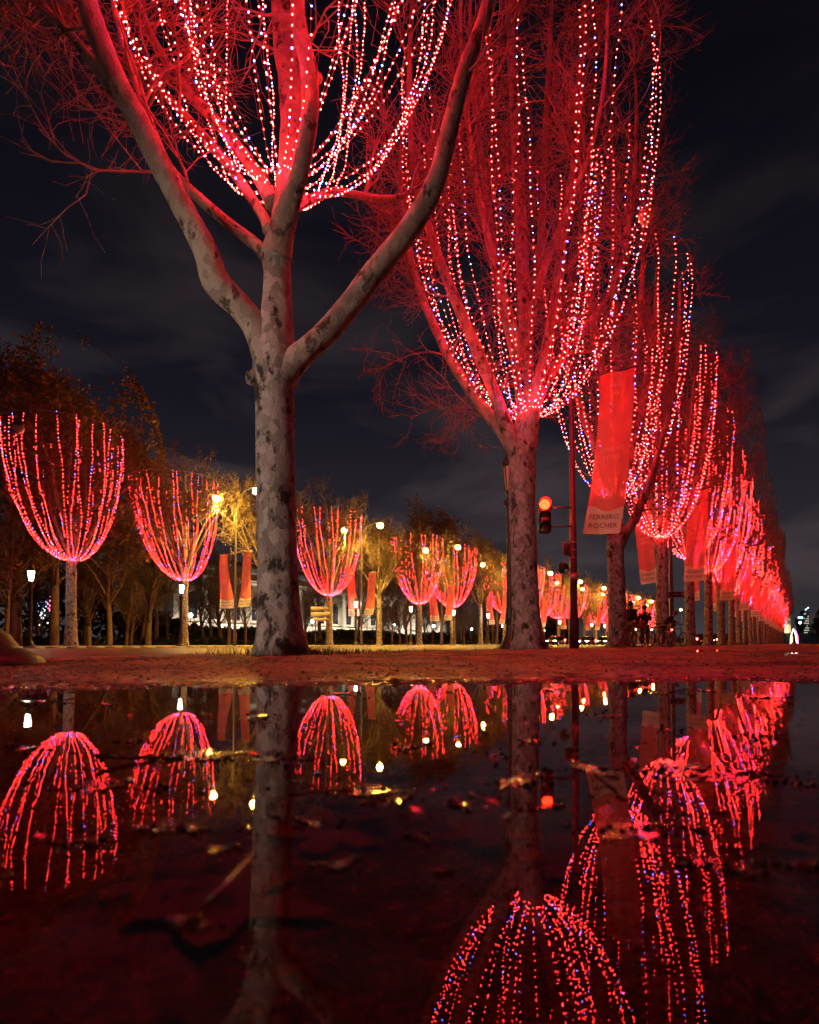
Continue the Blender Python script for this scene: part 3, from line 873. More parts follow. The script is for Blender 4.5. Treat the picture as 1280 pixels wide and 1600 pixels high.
for k in range(6, NR):
    lab = ('plane tree, %s along the right row from the camera' % ORD[k]) if k < 9 else 'small far plane tree in the merging end of the right row'
    src = (varA, varB, varC)[k % 3] if k < 9 else varC
    dup(src, (ROW_X, row_y(k), 0.08), rng.uniform(0, 6.28), lab, 'plane trees along the sandy promenade', (rng.uniform(.9, 1.05), rng.uniform(.9, 1.05), rng.uniform(.88, 1.05)))

# ------------------------------------------------------------------ garlands
HP = [0, .12, .35, .9, 1.7, 2.6, 4.3, 6.3, 8.3, 10]
RP = [.22, .65, 1.05, 1.6, 2.12, 2.52, 3.05, 3.38, 3.5, 3.45]
def strand_pts(r, az, s, top, n=60):
    h = np.linspace(0, 1, n) ** 1.25 * top
    rad = np.interp(h, HP, RP) * s
    rad = np.maximum(rad, .2)
    aa = az + 0.07 * np.sin(h * r.uniform(.2, .5) + r.uniform(0, 6)) * np.minimum(1, h)
    p = np.stack([rad * np.cos(aa), rad * np.sin(aa), h], -1)
    p[:, :2] += 0.03 * np.stack([np.sin(h * 2.1 + r.uniform(0, 6)), np.cos(h * 1.7 + r.uniform(0, 6))], -1)
    return p

def along(p, step, r):
    d = np.concatenate([[0], np.cumsum(np.linalg.norm(np.diff(p, axis=0), axis=1))])
    s = np.arange(0.1, d[-1], step); s = s + r.normal(0, step * .12, len(s))
    return np.stack([np.interp(s, d, p[:, k]) for k in range(3)], -1)

def garland(seed, label, n=28, step=0.19, rb=0.026, top=9.4, wire=True, split=True, group='red string light bowls hung in the right row trees', bl=0.085, dbls=True, inn=4, jit=.005, lean=(0, 0), rs=1.0):
    r = np.random.default_rng(seed)
    root = thing('string_lights', label, 'string lights', group=group)
    allb = MB()
    for k in range(n):
        az = k * 2 * PI / n + r.normal(0, .045)
        inner = inn and (k % inn == inn - 1)
        s = r.uniform(.93, 1.0) if not inner else r.uniform(.55, .8)
        tp = top * (r.uniform(.97, 1.0) if not inner else r.uniform(.65, .95))
        b = MB() if split else allb
        for dbl in range(2 if (k % 3 == 0 and dbls) else 1):
            p = strand_pts(r, az + dbl * .03, s * rs, tp)
            p[:, 0] += lean[0] * (p[:, 2] / top) ** .6; p[:, 1] += lean[1] * (p[:, 2] / top) ** .6
            B = along(p, step * (1.0 if k % 2 else 1.25), r)
            B[:, :2] += r.normal(0, jit, (len(B), 2))
            mats = np.where(r.random(len(B)) < bl, 2, 1)
            if wire: b.tube(p, 0.006, 3, 0, caps=False)
            b.octa(B, rb * r.uniform(.8, 1.1, len(B)) * np.where(mats == 2, 1.15, 1.0), mats)
        if split: b.build('light_strand', [M['wire'], M['red_bulb'], M['blue_bulb']], root)
    # collar round the trunk
    c = MB()
    th = np.linspace(0, 2 * PI, 40)
    for q in range(3):
        ring = np.stack([.21 * np.cos(th), .21 * np.sin(th), .03 * np.sin(3 * th + q) + .04 * q], -1)
        B = along(ring, .11, r)
        c.octa(B, rb, np.full(len(B), 1))
        c.tube(ring, .008, 3, 0, caps=False)
    if split: c.build('light_collar', [M['wire'], M['red_bulb']], root)
    else:
        o = allb.build('light_strands', [M['wire'], M['red_bulb'], M['blue_bulb']], root, kind='stuff')
    if wire:
        g = MB(); ring = np.stack([3.42 * rs * np.cos(th) + lean[0], 3.42 * rs * np.sin(th) + lean[1], np.full(40, top * .985)], -1)
        g.tube(ring, .012, 4, caps=False); g.build('ring_cable', M['cable'], root)
    return root

g1 = garland(1, 'red string lights spreading bowl-like from the leader of the nearest tree', n=28, step=.10, rb=.0118)
g2 = garland(2, 'tall bowl of red string lights in the tree beside the traffic light', n=28, step=.16, rb=.0132)
g3 = garland(3, 'bowl of red string lights behind the nearest banner, third in the row', n=24, step=.18, rb=.0148, dbls=False, rs=.82, top=9.2)
g4 = garland(4, 'bowl of red string lights above the arrow sign, fourth in the right row', n=24, step=.18, rb=.015, dbls=False, rs=.82, top=9.2)
def hang(o, k, z, s=1.0):
    o.location = (ROW_X, row_y(k), z); o.scale = (s, s, s)
hang(g1, 0, 6.75); o1 = at(437, 285, Z1 + .3); g1.location = (o1[0], o1[1], o1[2])
o2 = at(826, 650, Z2); g2.location = (o2[0], o2[1], o2[2])
hang(g3, 2, 5.95); hang(g4, 3, 5.75)
for k in range(4, 8):
    dup((g3, g4)[k % 2], (ROW_X, row_y(k), 5.7 + rng.uniform(-.15, .15)), rng.uniform(0, 6.28), 'bowl of red string lights in the %s tree of the right row' % ORD[k], 'red string light bowls hung in the right row trees')
gf = garland(8, 'far bowl of red string lights merging with its neighbours in the right row', n=14, step=.34, rb=.0235, dbls=False, rs=.8, wire=False, split=False)
gf.location = (ROW_X, row_y(8), 5.7)
for k in range(9, NR - 2):
    dup(gf, (ROW_X, row_y(k), 5.7 + rng.uniform(-.2, .2)), rng.uniform(0, 6.28))

# ------------------------------------------------------------------ left row across the avenue
LX = -41.0
def left_y(k): return 21.9 + 8.82 * k
lA = plane_tree(61, 'plane_tree', 'pale trunked plane tree right of the leftmost lantern, across the road', 'plane trees across the avenue', height=17.5, fork=5.4, r0=.34, dens=(9, 6, 5), tmin=.016, dim=True)
lB = plane_tree(67, 'plane_tree', 'pale trunked plane tree left of the first banner pair, across the road', 'plane trees across the avenue', height=16.5, fork=5.6, r0=.30, dens=(9, 6, 5), tmin=.016, leaves=1500, dim=True)
lA.location = (LX, left_y(0), .03); lB.location = (LX, left_y(1), .03)
LG = 'plane trees across the avenue'
llab = {2: 'plane tree across the road, hidden mostly behind the nearest trunk', 3: 'plane tree across the road beside the cream direction sign', 4: 'pale unlit plane tree across the road between two garlanded ones',
        5: 'plane tree across the road left of the middle banner pair', 6: 'plane tree across the road under the brightest yellow street lamp', 7: 'dark unlit plane tree across the road left of the narrow banner', 8: 'plane tree across the road just left of the second near trunk'}
for k in range(2, 24):
    dup((lA, lB, lB)[k % 3], (LX, left_y(k), .03), rng.uniform(0, 6.28), llab.get(k, 'small distant plane tree across the avenue, seen between the near trunks'), LG, (1, 1, rng.uniform(.92, 1.02)))
GG = 'red string light bowls across the avenue'
h1 = garland(21, 'leftmost bowl of red string lights, above the pale trunk beside the lantern', n=29, step=.18, rb=.0132, dbls=False, inn=0, rs=1.08, lean=(-.8 * ca, -.8 * sa), top=9.0, group=GG)
h2 = garland(22, 'bowl of red string lights left of the first yellow street lamp', n=27, step=.18, rb=.0132, dbls=False, inn=0, rs=1.06, lean=(-1.0 * ca, -1.0 * sa), top=8.6, group=GG)
h1.location = (LX, left_y(0), 5.75); h2.location = (LX, left_y(1), 5.2); h2.scale = (.93, .93, .94)
hl = {2: 'bowl of red string lights almost hidden behind the nearest trunk', 3: 'bowl of red string lights above the cream direction sign', 5: 'bowl of red string lights left of the middle banners',
      6: 'bowl of red string lights under the brightest yellow street lamp', 8: 'bowl of red string lights just left of the second near trunk'}
hf = garland(25, hl[3], n=25, step=.24, rb=.0155, dbls=False, inn=0, rs=1.1, lean=(-.3 * ca, -.3 * sa), top=8.6, wire=False, split=False, group=GG)
hf.location = (LX, left_y(3), 5.2); hf.scale = (.98, .98, 1.0)
for k in list(hl) + list(range(9, 22)):
    if k in (2, 3, 13): continue
    s = rng.uniform(.9, 1.04)
    dup(hf, (LX, left_y(k), 5.3), rng.uniform(-.5, .5), hl.get(k, 'small distant bowl of red string lights across the avenue'), GG, (s, s, rng.uniform(.85, 1.0)))

# ------------------------------------------------------------------ background trees of the park
def park_tree(seed, label, H, W, leaves, dens, tm=.02):
    r = np.random.default_rng(seed)
    root = thing('park_tree', label, 'tree', group='bare park trees behind the left row')
    x = r.normal(0, .3)
    pts = [[0, 0, -.2], [0, 0, .4], [x * .3, 0, H * .2], [x, 0, H * .35], [x * 1.5, x, H * .6], [x, x, H * .9]]
    rad = [.42, .36, .3, .26, .15, .03]
    link('trunk', trunk_mesh(seed, pts, rad, 9, m=M['park_bark']), root)
    env = lambda z: float(np.interp(z / H, [.1, .3, .5, .75, .92, 1.0], [W * .5, W * .9, W, W * .9, W * .6, W * .2]))
    limbs = [(np.array(pts[2:]), np.array(rad[2:]))]
    lb = MB()
    for k in range(11):
        az = k * 2.4 + r.normal(0, .3); z0 = H * r.uniform(.18, .5); ce = R(r.uniform(35, 65))
        d = np.array([math.cos(az) * math.cos(ce), math.sin(az) * math.cos(ce), math.sin(ce)])
        q, _ = wander(r, (x * .5, 0, z0), d, r.uniform(.4, .62) * H, 6, .12, .06, env)
        rr = np.linspace(.13, .03, 7); lb.tube(q, rr, 5); limbs.append((q, rr))
    b, tips = spawn_twigs(seed + 5, limbs, dens[0], dens[1], dens[2], (H * .12, H * .24), (H * .06, H * .12), (.5, 1.3), env, tmin=tm, r1=.06)
    lb.build('limbs', M['park_bark'], root)
    b.build('branches', M['park_bark'], root, kind='stuff')
    if leaves: link('dry_leaves', leaves_mesh(seed, tips, leaves, .12, M['leaf_dry']), root, 'stuff')
    return root
pA = park_tree(5, 'tallest dark park tree still in brown leaf, at the left edge', 25, 8.5, 26000, (9, 7, 5))
pB = park_tree(6, 'bare dark park tree behind the left row', 19, 6.5, 600, (8, 6, 4))
pC = park_tree(8, 'slender bare park tree standing behind the left row', 14, 3.6, 0, (6, 5, 4), .018)
PG = 'bare park trees behind the left row'
def park_at(o, px, X, first=False, s=1.0, label=None):
    x, y = on_line(px, X)
    if first: o.location = (x, y, .02); o.scale = (s, s, s); return o
    return dup(o, (x, y, .02), rng.uniform(0, 6.28), label, PG, s)
park_at(pA, 85, -56, True, 1.12)
park_at(pB, 10, -54, True, .62)
pB['label'] = 'bare park tree at the far left edge beside the lantern'
for (px, X, s, lab) in ((172, -55, .75, 'twin-limbed bare park tree right of the leftmost garlanded tree'), (245, -70, .9, 'bare park tree left of the second garlanded tree'), (20, -60, 1.42, 'rounded brown park tree cut by the left edge'), (135, -62, 1.3, 'rounded brown park tree above the leftmost garland'), (720, -68, 1.65, None), (590, -74, 1.4, None), (690, -62, 1.0, None), (652, -68, 1.72, 'tall brown crowned park tree behind the brightest street lamp'), (560, -80, 1.0, None), (500, -74, 1.05, 'bare park tree above the cream direction sign'), (770, -66, 1.0, None), (830, -64, 1.15, None), (875, -60, 1.0, None), (330, -76, .75, None), (915, -62, 1.0, None), (955, -60, 1.0, None), (985, -62, .9, None), (880, -75, 1.2, None)):
    park_at(pB if s < 1.1 else pA, px, X, False, s if s < 1.1 else s * .72, lab or 'dark bare park tree in the mass behind the left row')
pxs = [60, 140, 198, 232, 262, 318, 345, 358, 384, 470, 478, 600, 612, 625, 635, 665, 676, 715, 725, 735, 748, 760, 775, 205, 222]
park_at(pC, 30, -60, True, .8); pC['label'] = 'slender bare park tree beside the leftmost lantern post'
for i, px in enumerate(pxs):
    park_at(pC, px, rng.uniform(-82, -54), False, rng.uniform(.5, .95), 'slender bare park tree in the undergrowth behind the left row')

# clipped dark hedge along the lawn
def hedge():
    b = MB(); N = 9000
    y = 12 + nr.random(N) * 190; x = -66 - nr.random(N) * 2.2; z = nr.random(N) ** .7 * (.75 + .5 * vnoise(y * .2, y * 0))
    P = np.stack([x, y, z], -1); s = .2
    a = nr.standard_normal((N, 3)) * s; c = nr.standard_normal((N, 3)) * s
    v = np.stack([P - a, P + c, P + a, P - c], 1)
    b.addq(v.reshape(-1, 3), np.arange(4 * N).reshape(N, 4))
    o = b.build('hedge', M['hedge'], kind='stuff'); tag(o, 'low dark hedge running along the park behind the bare trunks', 'hedge')
hedge()

def wood():
    b = MB(); N = 26000
    y = -30 + nr.random(N) * 300
    x = -84 - nr.random(N) * 4
    hmax = np.interp(y, [-30, 50, 66, 150, 175, 270], [13, 12, 2.6, 2.6, 9, 10]) * (1 + .5 * vnoise(y * .15, y * 0 + 2))
    z = nr.random(N) ** .8 * hmax
    P = np.stack([x, y, z], -1); s = .34
    a = nr.standard_normal((N, 3)) * s; c = nr.standard_normal((N, 3)) * s
    v = np.stack([P - a, P + c, P + a, P - c], 1)
    b.addq(v.reshape(-1, 3), np.arange(4 * N).reshape(N, 4))
    o = b.build('far_wood', M['hedge'], kind='stuff'); tag(o, 'dark mass of undergrowth and branches at the back of the park', 'wood')
wood()

# ------------------------------------------------------------------ ornate cast iron lanterns
def lantern(label, lit, group, bell=1.0):
    root = thing('ornate_lantern', label, 'street lamp', group=group)
    b = MB(); b.lathe([(r_ * bell, z_) for r_, z_ in [(.36, -.1), (.36, .02), (.35, .06), (.31, .11), (.26, .15), (.245, .16), (.25, .19), (.235, .21), (.215, .27), (.17, .33), (.14, .38), (.15, .42), (.13, .46), (.12, .6), (.13, .64)]] + [(.16, .66), (.16, .70)], 20)
    b.build('pedestal', M['iron'], root, smooth=True)
    b = MB(); b.lathe([(.15, .69), (.14, .9), (.115, .98), (.13, 1.02), (.11, 1.06), (.10, 1.9), (.12, 1.93), (.10, 1.97), (.095, 2.6), (.115, 2.63), (.09, 2.67), (.085, 3.5), (.12, 3.6), (.19, 3.68), (.20, 3.74), (.10, 3.78), (.06, 3.86), (.10, 3.92), (.13, 3.98)], 14)
    b.build('column', M['iron'], root, smooth=True)
    g = MB(); g.lathe([(.11, 4.0), (.19, 4.62)], 6, caps=False, rot=.26)
    g.build('lantern_glass', M['lamp_white'] if lit else M['frosted'], root)
    f = MB()
    for k in range(6):
        a = .26 + k * PI / 3
        f.tube([[.115 * math.cos(a), .115 * math.sin(a), 3.99], [.2 * math.cos(a), .2 * math.sin(a), 4.63]], .012, 4)
    f.lathe([(.15, 3.975), (.15, 4.005)], 6, rot=.26); f.lathe([(.21, 4.61), (.21, 4.65)], 6, rot=.26)
    f.build('lantern_frame', M['iron'], root)
    t = MB(); t.lathe([(.235, 4.65), (.22, 4.70), (.14, 4.84), (.12, 4.92), (.05, 4.98), (.03, 5.05), (.045, 5.1), (.01, 5.2)], 12)
    t.build('lantern_roof', M['iron'], root, smooth=True)
    return root
RL = 'unlit ornate lanterns along the promenade'
ex, ey = on_line(-76, -6.0)
eL = lantern('ornate iron lamp whose bell base juts in at the left edge', True, 'lit ornate lanterns', 1.95); eL.location = (ex, ey, gz(ex, ey) - .02)
point('lantern_light', (ex, ey, 4.45), P_EDGE_LANTERN, (1.0, .64, .48), 0.09)
rL = lantern('unlit ornate iron lantern half hidden behind the second near trunk', False, RL)
x, y = on_line(798, -6.72); rL.location = (x, y, gz(x, y) - .02); rL.scale = (1, 1, 1.1); y0 = y
for k in range(1, 7):
    dup(rL, (-6.72, y0 + 11.0 * k, .08), 0, 'unlit ornate iron lantern further up between the right row trunks', RL)
LLg = 'lit ornate lanterns across the avenue'
lL = lantern('leftmost lit white lantern on an ornate iron post across the road', True, LLg); lL.location = (-39.5, 18.6, .05)
LLs = {1: 'lit white lantern touching the second pale trunk across the road', 2: 'lit lantern hidden behind the nearest trunk', 3: 'lit white lantern between the middle pair of banners', 4: 'lit white lantern left of the trunk beyond the middle banners', 5: 'lit white lantern right of the third banner pair'}
for k in range(1, 20):
    dup(lL, (-39.5, 18.6 + 10.75 * k, .05), 0, LLs.get(k, 'small distant lit lantern across the avenue'), LLg)
for k in range(0, 9):
    point('lantern_light', (-39.5, 18.6 + 10.75 * k, 4.4), P_LANTERN, (1.0, .86, .66), 0.0)

# ------------------------------------------------------------------ tall double-armed street lamps with banners
def mast(label, lit, group, H=12.6, bar=7.62):
    root = thing('street_lamp', label, 'street lamp', group=group)
    b = MB(); b.lathe([(.16, -.1), (.16, .9), (.125, 1.0), (.11, 4.0), (.10, 4.05), (.085, 7.8), (.06, H - 1.4), (.045, H - .3)], 12)
    b.build('pole', M['steel'], root, smooth=True)
    for s in (-1, 1):
        a = MB(); th = np.linspace(0, PI / 2, 8)
        arc = [[s * (0.03 + 1.9 * (1 - math.cos(t))), 0, H - 1.3 + 1.5 * math.sin(t)] for t in th] + [[s * 2.15, 0, H + .2]]
        a.tube(arc, .035, 6); a.build('arm', M['steel'], root)
        h = MB(); h.lathe([(.04, .16), (.16, .12), (.27, 0.02), (.28, -.05), (.2, -.08)], 12, (s * 2.4, 0, H + .12)); hd = h.build('lamp_head', M['steel'], root, smooth=True)
        g = MB(); g.lathe([(.2, 0), (.29, -.10), (.31, -.22), (.25, -.36), (.14, -.43), (.03, -.46)], 12, (s * 2.4, 0, H + .03)); g.build('lamp_glass', M['lamp_sodium'] if lit else M['frosted'], root, smooth=True)  # glass oversized, its bulk stands in for the glow around a lit lamp
    c = MB(); c.tube([[-2.05, 0, bar], [2.05, 0, bar]], .02, 5); c.build('banner_bar', M['steel'], root)
    return root

def banner(side, sway, twist, label, group, name='banner', top=7.6, H=4.5):
    """cloth hung from the bar; local origin at the pole foot"""
    root = thing(name, label, 'banner', group=group)
    W = 1.05
    def S(u, v):  # u -.5...5 , v 0 top..1 bottom
        u = np.asarray(u, float); v = np.asarray(v, float)
        x = side * 1.43 + u * W * (1 - .12 * v) + sway * v ** 1.6
        y = twist * v * u * 1.2 + .07 * np.sin(v * 7 + u * 5) * (.25 + v) + 0.05 * np.sin(u * 9 + v * 3) + .5 * abs(sway) * v ** 2
        z = top - v * H * (1 - .03 * sway * sway) + .05 * u * v
        return np.stack([x, y, z], -1)
    def grid(v0f, v1f, nu=10, nv=26):
        us = np.linspace(-.5, .5, nu); q = []
        V = []
        for a in np.linspace(0, 1, nv):
            vv = v0f(us) * (1 - a) + v1f(us) * a
            V.append(S(us, vv))
        V = np.concatenate(V)
        i = np.arange(nv - 1)[:, None] * nu; j = np.arange(nu - 1)[None]
        return V, np.stack([i + j, i + j + 1, i + nu + j + 1, i + nu + j], -1).reshape(-1, 4)
    wave = lambda u: .845 + .018 * np.sin(u * 6.3 + 1.0)
    b = MB(); b.addq(*grid(lambda u: 0 * u, wave)); b.build('red_panel', M['banner_red'], root, smooth=True)
    b = MB(); b.addq(*grid(lambda u: wave(u) + .0006, lambda u: 0 * u + 1, nv=8)); b.build('white_band', M['banner_white'], root, smooth=True)
    t = MB()
    def put(body, size, vc, m):
        v, f = text2d(body, size)
        for fl in (1, -1):
            P = S(fl * v[:, 0] / W, vc - v[:, 1] / H)
            P[:, 1] -= fl * .006
            t.add(P, f, m)
    put('FERRERO', .21, .897, 1); put('ROCHER', .21, .95, 1)
    put('PARIS', .15, .135, 0); put('JOYEUSES', .17, .48, 0); put('F\u00caTES', .2, .535, 0)
    # petal emblem outline above the city name
    for k in range(5):
        a0 = PI * (k + .5) / 5
        ln = np.array([[.05 * math.cos(a0), .05 * math.sin(a0)], [.16 * math.cos(a0 - .2), .16 * math.sin(a0 - .2)], [.2 * math.cos(a0), .2 * math.sin(a0)], [.16 * math.cos(a0 + .2), .16 * math.sin(a0 + .2)], [.05 * math.cos(a0), .05 * math.sin(a0)]])
        for fl in (1, -1):
            P = S(fl * ln[:, 0] / W, .095 - ln[:, 1] / H); P[:, 1] -= fl * .008
            t.tube(P, .006, 3, 0, caps=False)
    t.build('lettering', [M['banner_pale'], M['banner_ink']], root)
    return root

MX = -39.0
def mast_y(k): return 34.1 + 17.05 * k
mg = 'lit double-armed street lamps across the avenue'
mL = mast('double-armed yellow street lamp left of the nearest trunk', True, mg); mL.location = (MX, mast_y(0), .05)
mlab = {1: 'double-armed yellow street lamp right of the nearest trunk', 2: 'double-armed street lamp with the brightest yellow glow', 3: 'double-armed yellow street lamp left of the second near trunk', 4: 'double-armed yellow street lamp right of the second near trunk'}
for k in range(1, 14):
    dup(mL, (MX, mast_y(k), .05), 0, mlab.get(k, 'small distant double-armed street lamp across the avenue'), mg)
mU = mast('unlit double-armed street lamp at the left edge across the road', False, mg); mU.location = (MX - .8, mast_y(-1) - .3, .05)
for k in range(0, 7):
    for s in (-1, 1):
        spot('street_light', (MX + s * 2.4, mast_y(k), 12.1), P_SODIUM, (1.0, .55, .07))
bg = 'red banners across the avenue'
bl_ = banner(-1, .35, .5, 'curved left banner of the pair left of the nearest trunk', bg); bl_.location = (MX, mast_y(0), .05)
br_ = banner(1, -.75, .2, 'slanted right banner of the pair left of the nearest trunk', bg); br_.location = (MX, mast_y(0), .05)
for k in range(1, 9):
    nm = {1: 'middle banner pair, right of the nearest trunk', 2: 'banner pair under the brightest street lamp', 3: 'narrow banner pair left of the second near trunk', 4: 'banner pair right of the second near trunk'}
    dup(bl_, (MX, mast_y(k), .05), 0, 'left banner of the ' + nm[k] if k in nm else 'tiny distant red banner across the avenue', bg)
    dup(br_, (MX, mast_y(k), .05), 0, 'right banner of the ' + nm[k] if k in nm else 'tiny distant red banner across the avenue', bg)

mrg = 'unlit double-armed street lamps along the promenade'
MRX = -6.0
def mr_y(k): return 18.85 + 17.15 * k
mR = mast('tall grey street lamp pole carrying the traffic light and yield sign', False, mrg, 13.2, 8.5); mR.location = (MRX, mr_y(0), .08)
mrl = {1: 'street lamp pole behind the dark arrow sign', 2: 'street lamp pole between the fifth and sixth right row trunks'}
for k in range(1, 14):
    dup(mR, (MRX, mr_y(k), .08), 0, mrl.get(k, 'far unlit street lamp pole among the right row trunks'), mrg)
brg = 'red banners along the promenade'
b1r = banner(1, -.62, .5, 'largest red banner hanging right of the traffic light pole', brg, top=8.48, H=4.95); b1r.location = (MRX, mr_y(0), .08)
b2l = banner(-1, .25, -.4, 'red banner partly hidden by the fourth right row trunk', brg, top=8.48, H=4.95); b2l.location = (MRX, mr_y(1), .08)
b2r = banner(1, -.3, .3, 'red banner just right of the dark arrow sign', brg, top=8.48, H=4.95); b2r.location = (MRX, mr_y(1), .08)
for k in range(2, 12):
    lr = {2: 'third banner pole up the right row', 3: 'fourth banner pole up the right row'}
    dup(b2l, (MRX, mr_y(k), .08), 0, 'left red banner on the ' + lr[k] if k in lr else 'far red banner among the merging right row', brg)
    dup(b2r, (MRX, mr_y(k), .08), 0, 'right red banner on the ' + lr[k] if k in lr else 'far red banner among the merging right row', brg)

# ------------------------------------------------------------------ things on the first pole
PX, PY = MRX, mr_y(0)
ZP = camxz(PX, PY)[1]
FACE = YAW  # rotation of things that face the camera
def traffic_light():
    c = at(851, 808, ZP - .1)
    q_ = at(850, 787, ZP - .55); point('signal_light', tuple(q_), 60.0, (1.0, .03, .02), 0.0)
    root = thing('traffic_light', 'traffic light with its red lamp lit, beside the second near trunk', 'traffic light', tuple(c), FACE * .8)
    b = MB(); b.box((0, 0, 0), (.38, .2, 1.05), bev=.05); b.build('housing', M['iron'], root)
    for z, m, nm in ((.38, 'lens_red', 'red_lens'), (-.02, 'lens_off', 'amber_lens'), (-.38, 'lens_off', 'green_lens')):
        l_ = MB(); th = np.linspace(0, 2 * PI, 19)[:-1]
        prof = [(.005, .05), (.09, .042), (.145, .02), (.16, 0)]
        pts = np.array([[[r_ * math.cos(t), -.105 - d_, z + r_ * math.sin(t)] for t in th] for r_, d_ in prof])
        q = [[i * 18 + k, i * 18 + (k + 1) % 18, (i + 1) * 18 + (k + 1) % 18, (i + 1) * 18 + k] for i in range(3) for k in range(18)]
        l_.addq(pts.reshape(-1, 3), q); l_.build(nm, M[m], root, smooth=True)
        v = MB(); aa = np.linspace(-.25, PI + .25, 14)
        inn = np.array([[  .175 * math.cos(a), -.10, z + .175 * math.sin(a)] for a in aa]); out = np.array([[.18 * math.cos(a), -.32 + .06 * (1 - math.sin(a)), z + .17 * math.sin(a) + .01] for a in aa])
        v.addq(np.concatenate([inn, out]), [[k, k + 1, 14 + k + 1, 14 + k] for k in range(13)]); v.build('visor', M['black'], root)
    br = MB(); br.tube([[.19, .02, .3], [.85, .05, .3]], .03, 6); br.tube([[.19, .02, -.3], [.85, .05, -.3]], .03, 6); br.build('bracket', M['steel'], root)
traffic_light()

def on_pole():
    c = at(885, 858, ZP - .05)
    o = thing('information_plate', 'brown back of a small plate clamped to the grey pole', 'sign', tuple(c), FACE + .9)
    b = MB(); b.box((0, 0, 0), (.5, .02, .42), bev=.006); b.build('plate', M['sign_back'], o)
    b = MB(); b.box((.0, .02, .12), (.46, .025, .03)); b.box((.0, .02, -.12), (.46, .025, .03)); b.build('rail', M['clamp'], o)
    c = at(897, 901, ZP - .22)
    o = thing('yield_sign', 'small triangular yield sign point down on the grey pole', 'sign', tuple(c), FACE)
    h = .17
    tri = lambda s: [(-s, s * .62), (s, s * .62), (0, -s * 1.1)]
    b = MB(); b.prism(tri(.185), 0, .012); b.build('border', M['sign_white'], o)
    b = MB(); b.prism(tri(.165), -.004, .003); b.build('red_triangle', M['sign_red'], o)
    b = MB(); b.prism(tri(.122), -.008, -.001); b.build('face', M['sign_white'], o)
    c = at(880, 888, ZP - .1)
    o = thing('pedestrian_signal', 'small round pedestrian signal on the left of the grey pole', 'signal', tuple(c), FACE + .5)
    b = MB(); b.lathe([(.06, -.16), (.15, -.1), (.17, 0), (.15, .12), (.05, .19)], 14); b.build('housing', M['black'], o, smooth=True)
    b = MB(); b.lathe([(.04, -.05), (.07, 0), (.04, .05)], 10, (0, -.12, -.08)); b.build('lens', M['sign_white'], o, smooth=True)
    b = MB(); b.tube([[.1, 0, 0], [.32, .05, 0]], .025, 5); b.build('bracket', M['steel'], o)
    for py in (848, 860):
        z = at(897, py, ZP)[2] - .08
        k = tag(link('pole_clamp', None), 'x', 'clamp') if False else None
    c = MB(); z = 2.0
    for py in (848, 860, 872):
        zz = at(897, py, ZP)[2] - .08
        c.lathe([(.122, zz - .02), (.128, zz - .018), (.128, zz + .018), (.122, zz + .02)], 14)
    c.build('clamp_band', M['clamp'], mR)
on_pole()

def arrow_sign():
    p2y = mr_y(1); Zs = camxz(MRX, p2y)[1] - .2
    c = at(1052, 929, Zs)
    o = thing('arrow_sign', 'dark street sign with white border and upward arrow', 'sign', tuple(c), FACE)
    W, H = 1.45, .36
    b = MB(); b.box((-.1, 0, 0), (W, .03, H), bev=.008); b.build('panel', M['sign_dark'], o)
    f = MB(); x0, x1, z1 = -.1 - W / 2 + .02, -.1 + W / 2 - .02, H / 2 - .02
    f.box(((x0 + x1) / 2, -.018, z1), (x1 - x0, .008, .022)); f.box(((x0 + x1) / 2, -.018, -z1), (x1 - x0, .008, .022)); f.box((x0, -.019, 0), (.022, .008, 2 * z1)); f.box((x1, -.019, 0), (.022, .008, 2 * z1)); f.build('border', M['sign_white'], o)
    v, fc = text2d('charmes \u00e0 170m', .15)
    t = MB(); t.add(np.stack([v[:, 0] - .16, np.full(len(v), -.021), v[:, 1]], -1), fc); t.build('lettering', M['sign_white'], o)
    a = MB(); ax = x1 - .12
    a.prism([(ax - .018, -.11), (ax + .018, -.11), (ax + .018, .04), (ax + .06, .0), (ax + .07, .03), (ax, .11), (ax - .07, .03), (ax - .06, 0), (ax - .018, .04)], -.024, -.017); a.build('arrow', M['sign_white'], o)
    b = MB(); b.box((.02, .12, 0), (.05, .2, .05)); b.build('bracket', M['steel'], o)
arrow_sign()

def cream_signs():
    x, y = on_line(497, -38.3); Z = camxz(x, y)[1]
    o = thing('direction_sign', 'stack of three cream direction panels right of the nearest trunk', 'sign', (x, y, .05), YAW)
    s = Z / FPX
    for i, (px0, px1, py, hp) in enumerate(((486, 514, 951, 6), (486, 518, 960, 8), (490, 515, 968, 5))):
        zc = at(500, py, Z)[2] - .05
        w = (px1 - px0) * s; cx = ((px0 + px1) / 2 - 497) * s; h = hp * s
        b = MB(); b.prism([(cx - w / 2, zc - h / 2), (cx + w / 2 - .2, zc - h / 2), (cx + w / 2, zc), (cx + w / 2 - .2, zc + h / 2), (cx - w / 2, zc + h / 2)], -.03, .03); b.build('panel', M['cream'], o)
    for xx in (-.25, .8):
        b = MB(); b.tube([[xx, .08, 0], [xx, .08, 4.0]], .05, 8); b.build('post', M['steel'], o)
cream_signs()

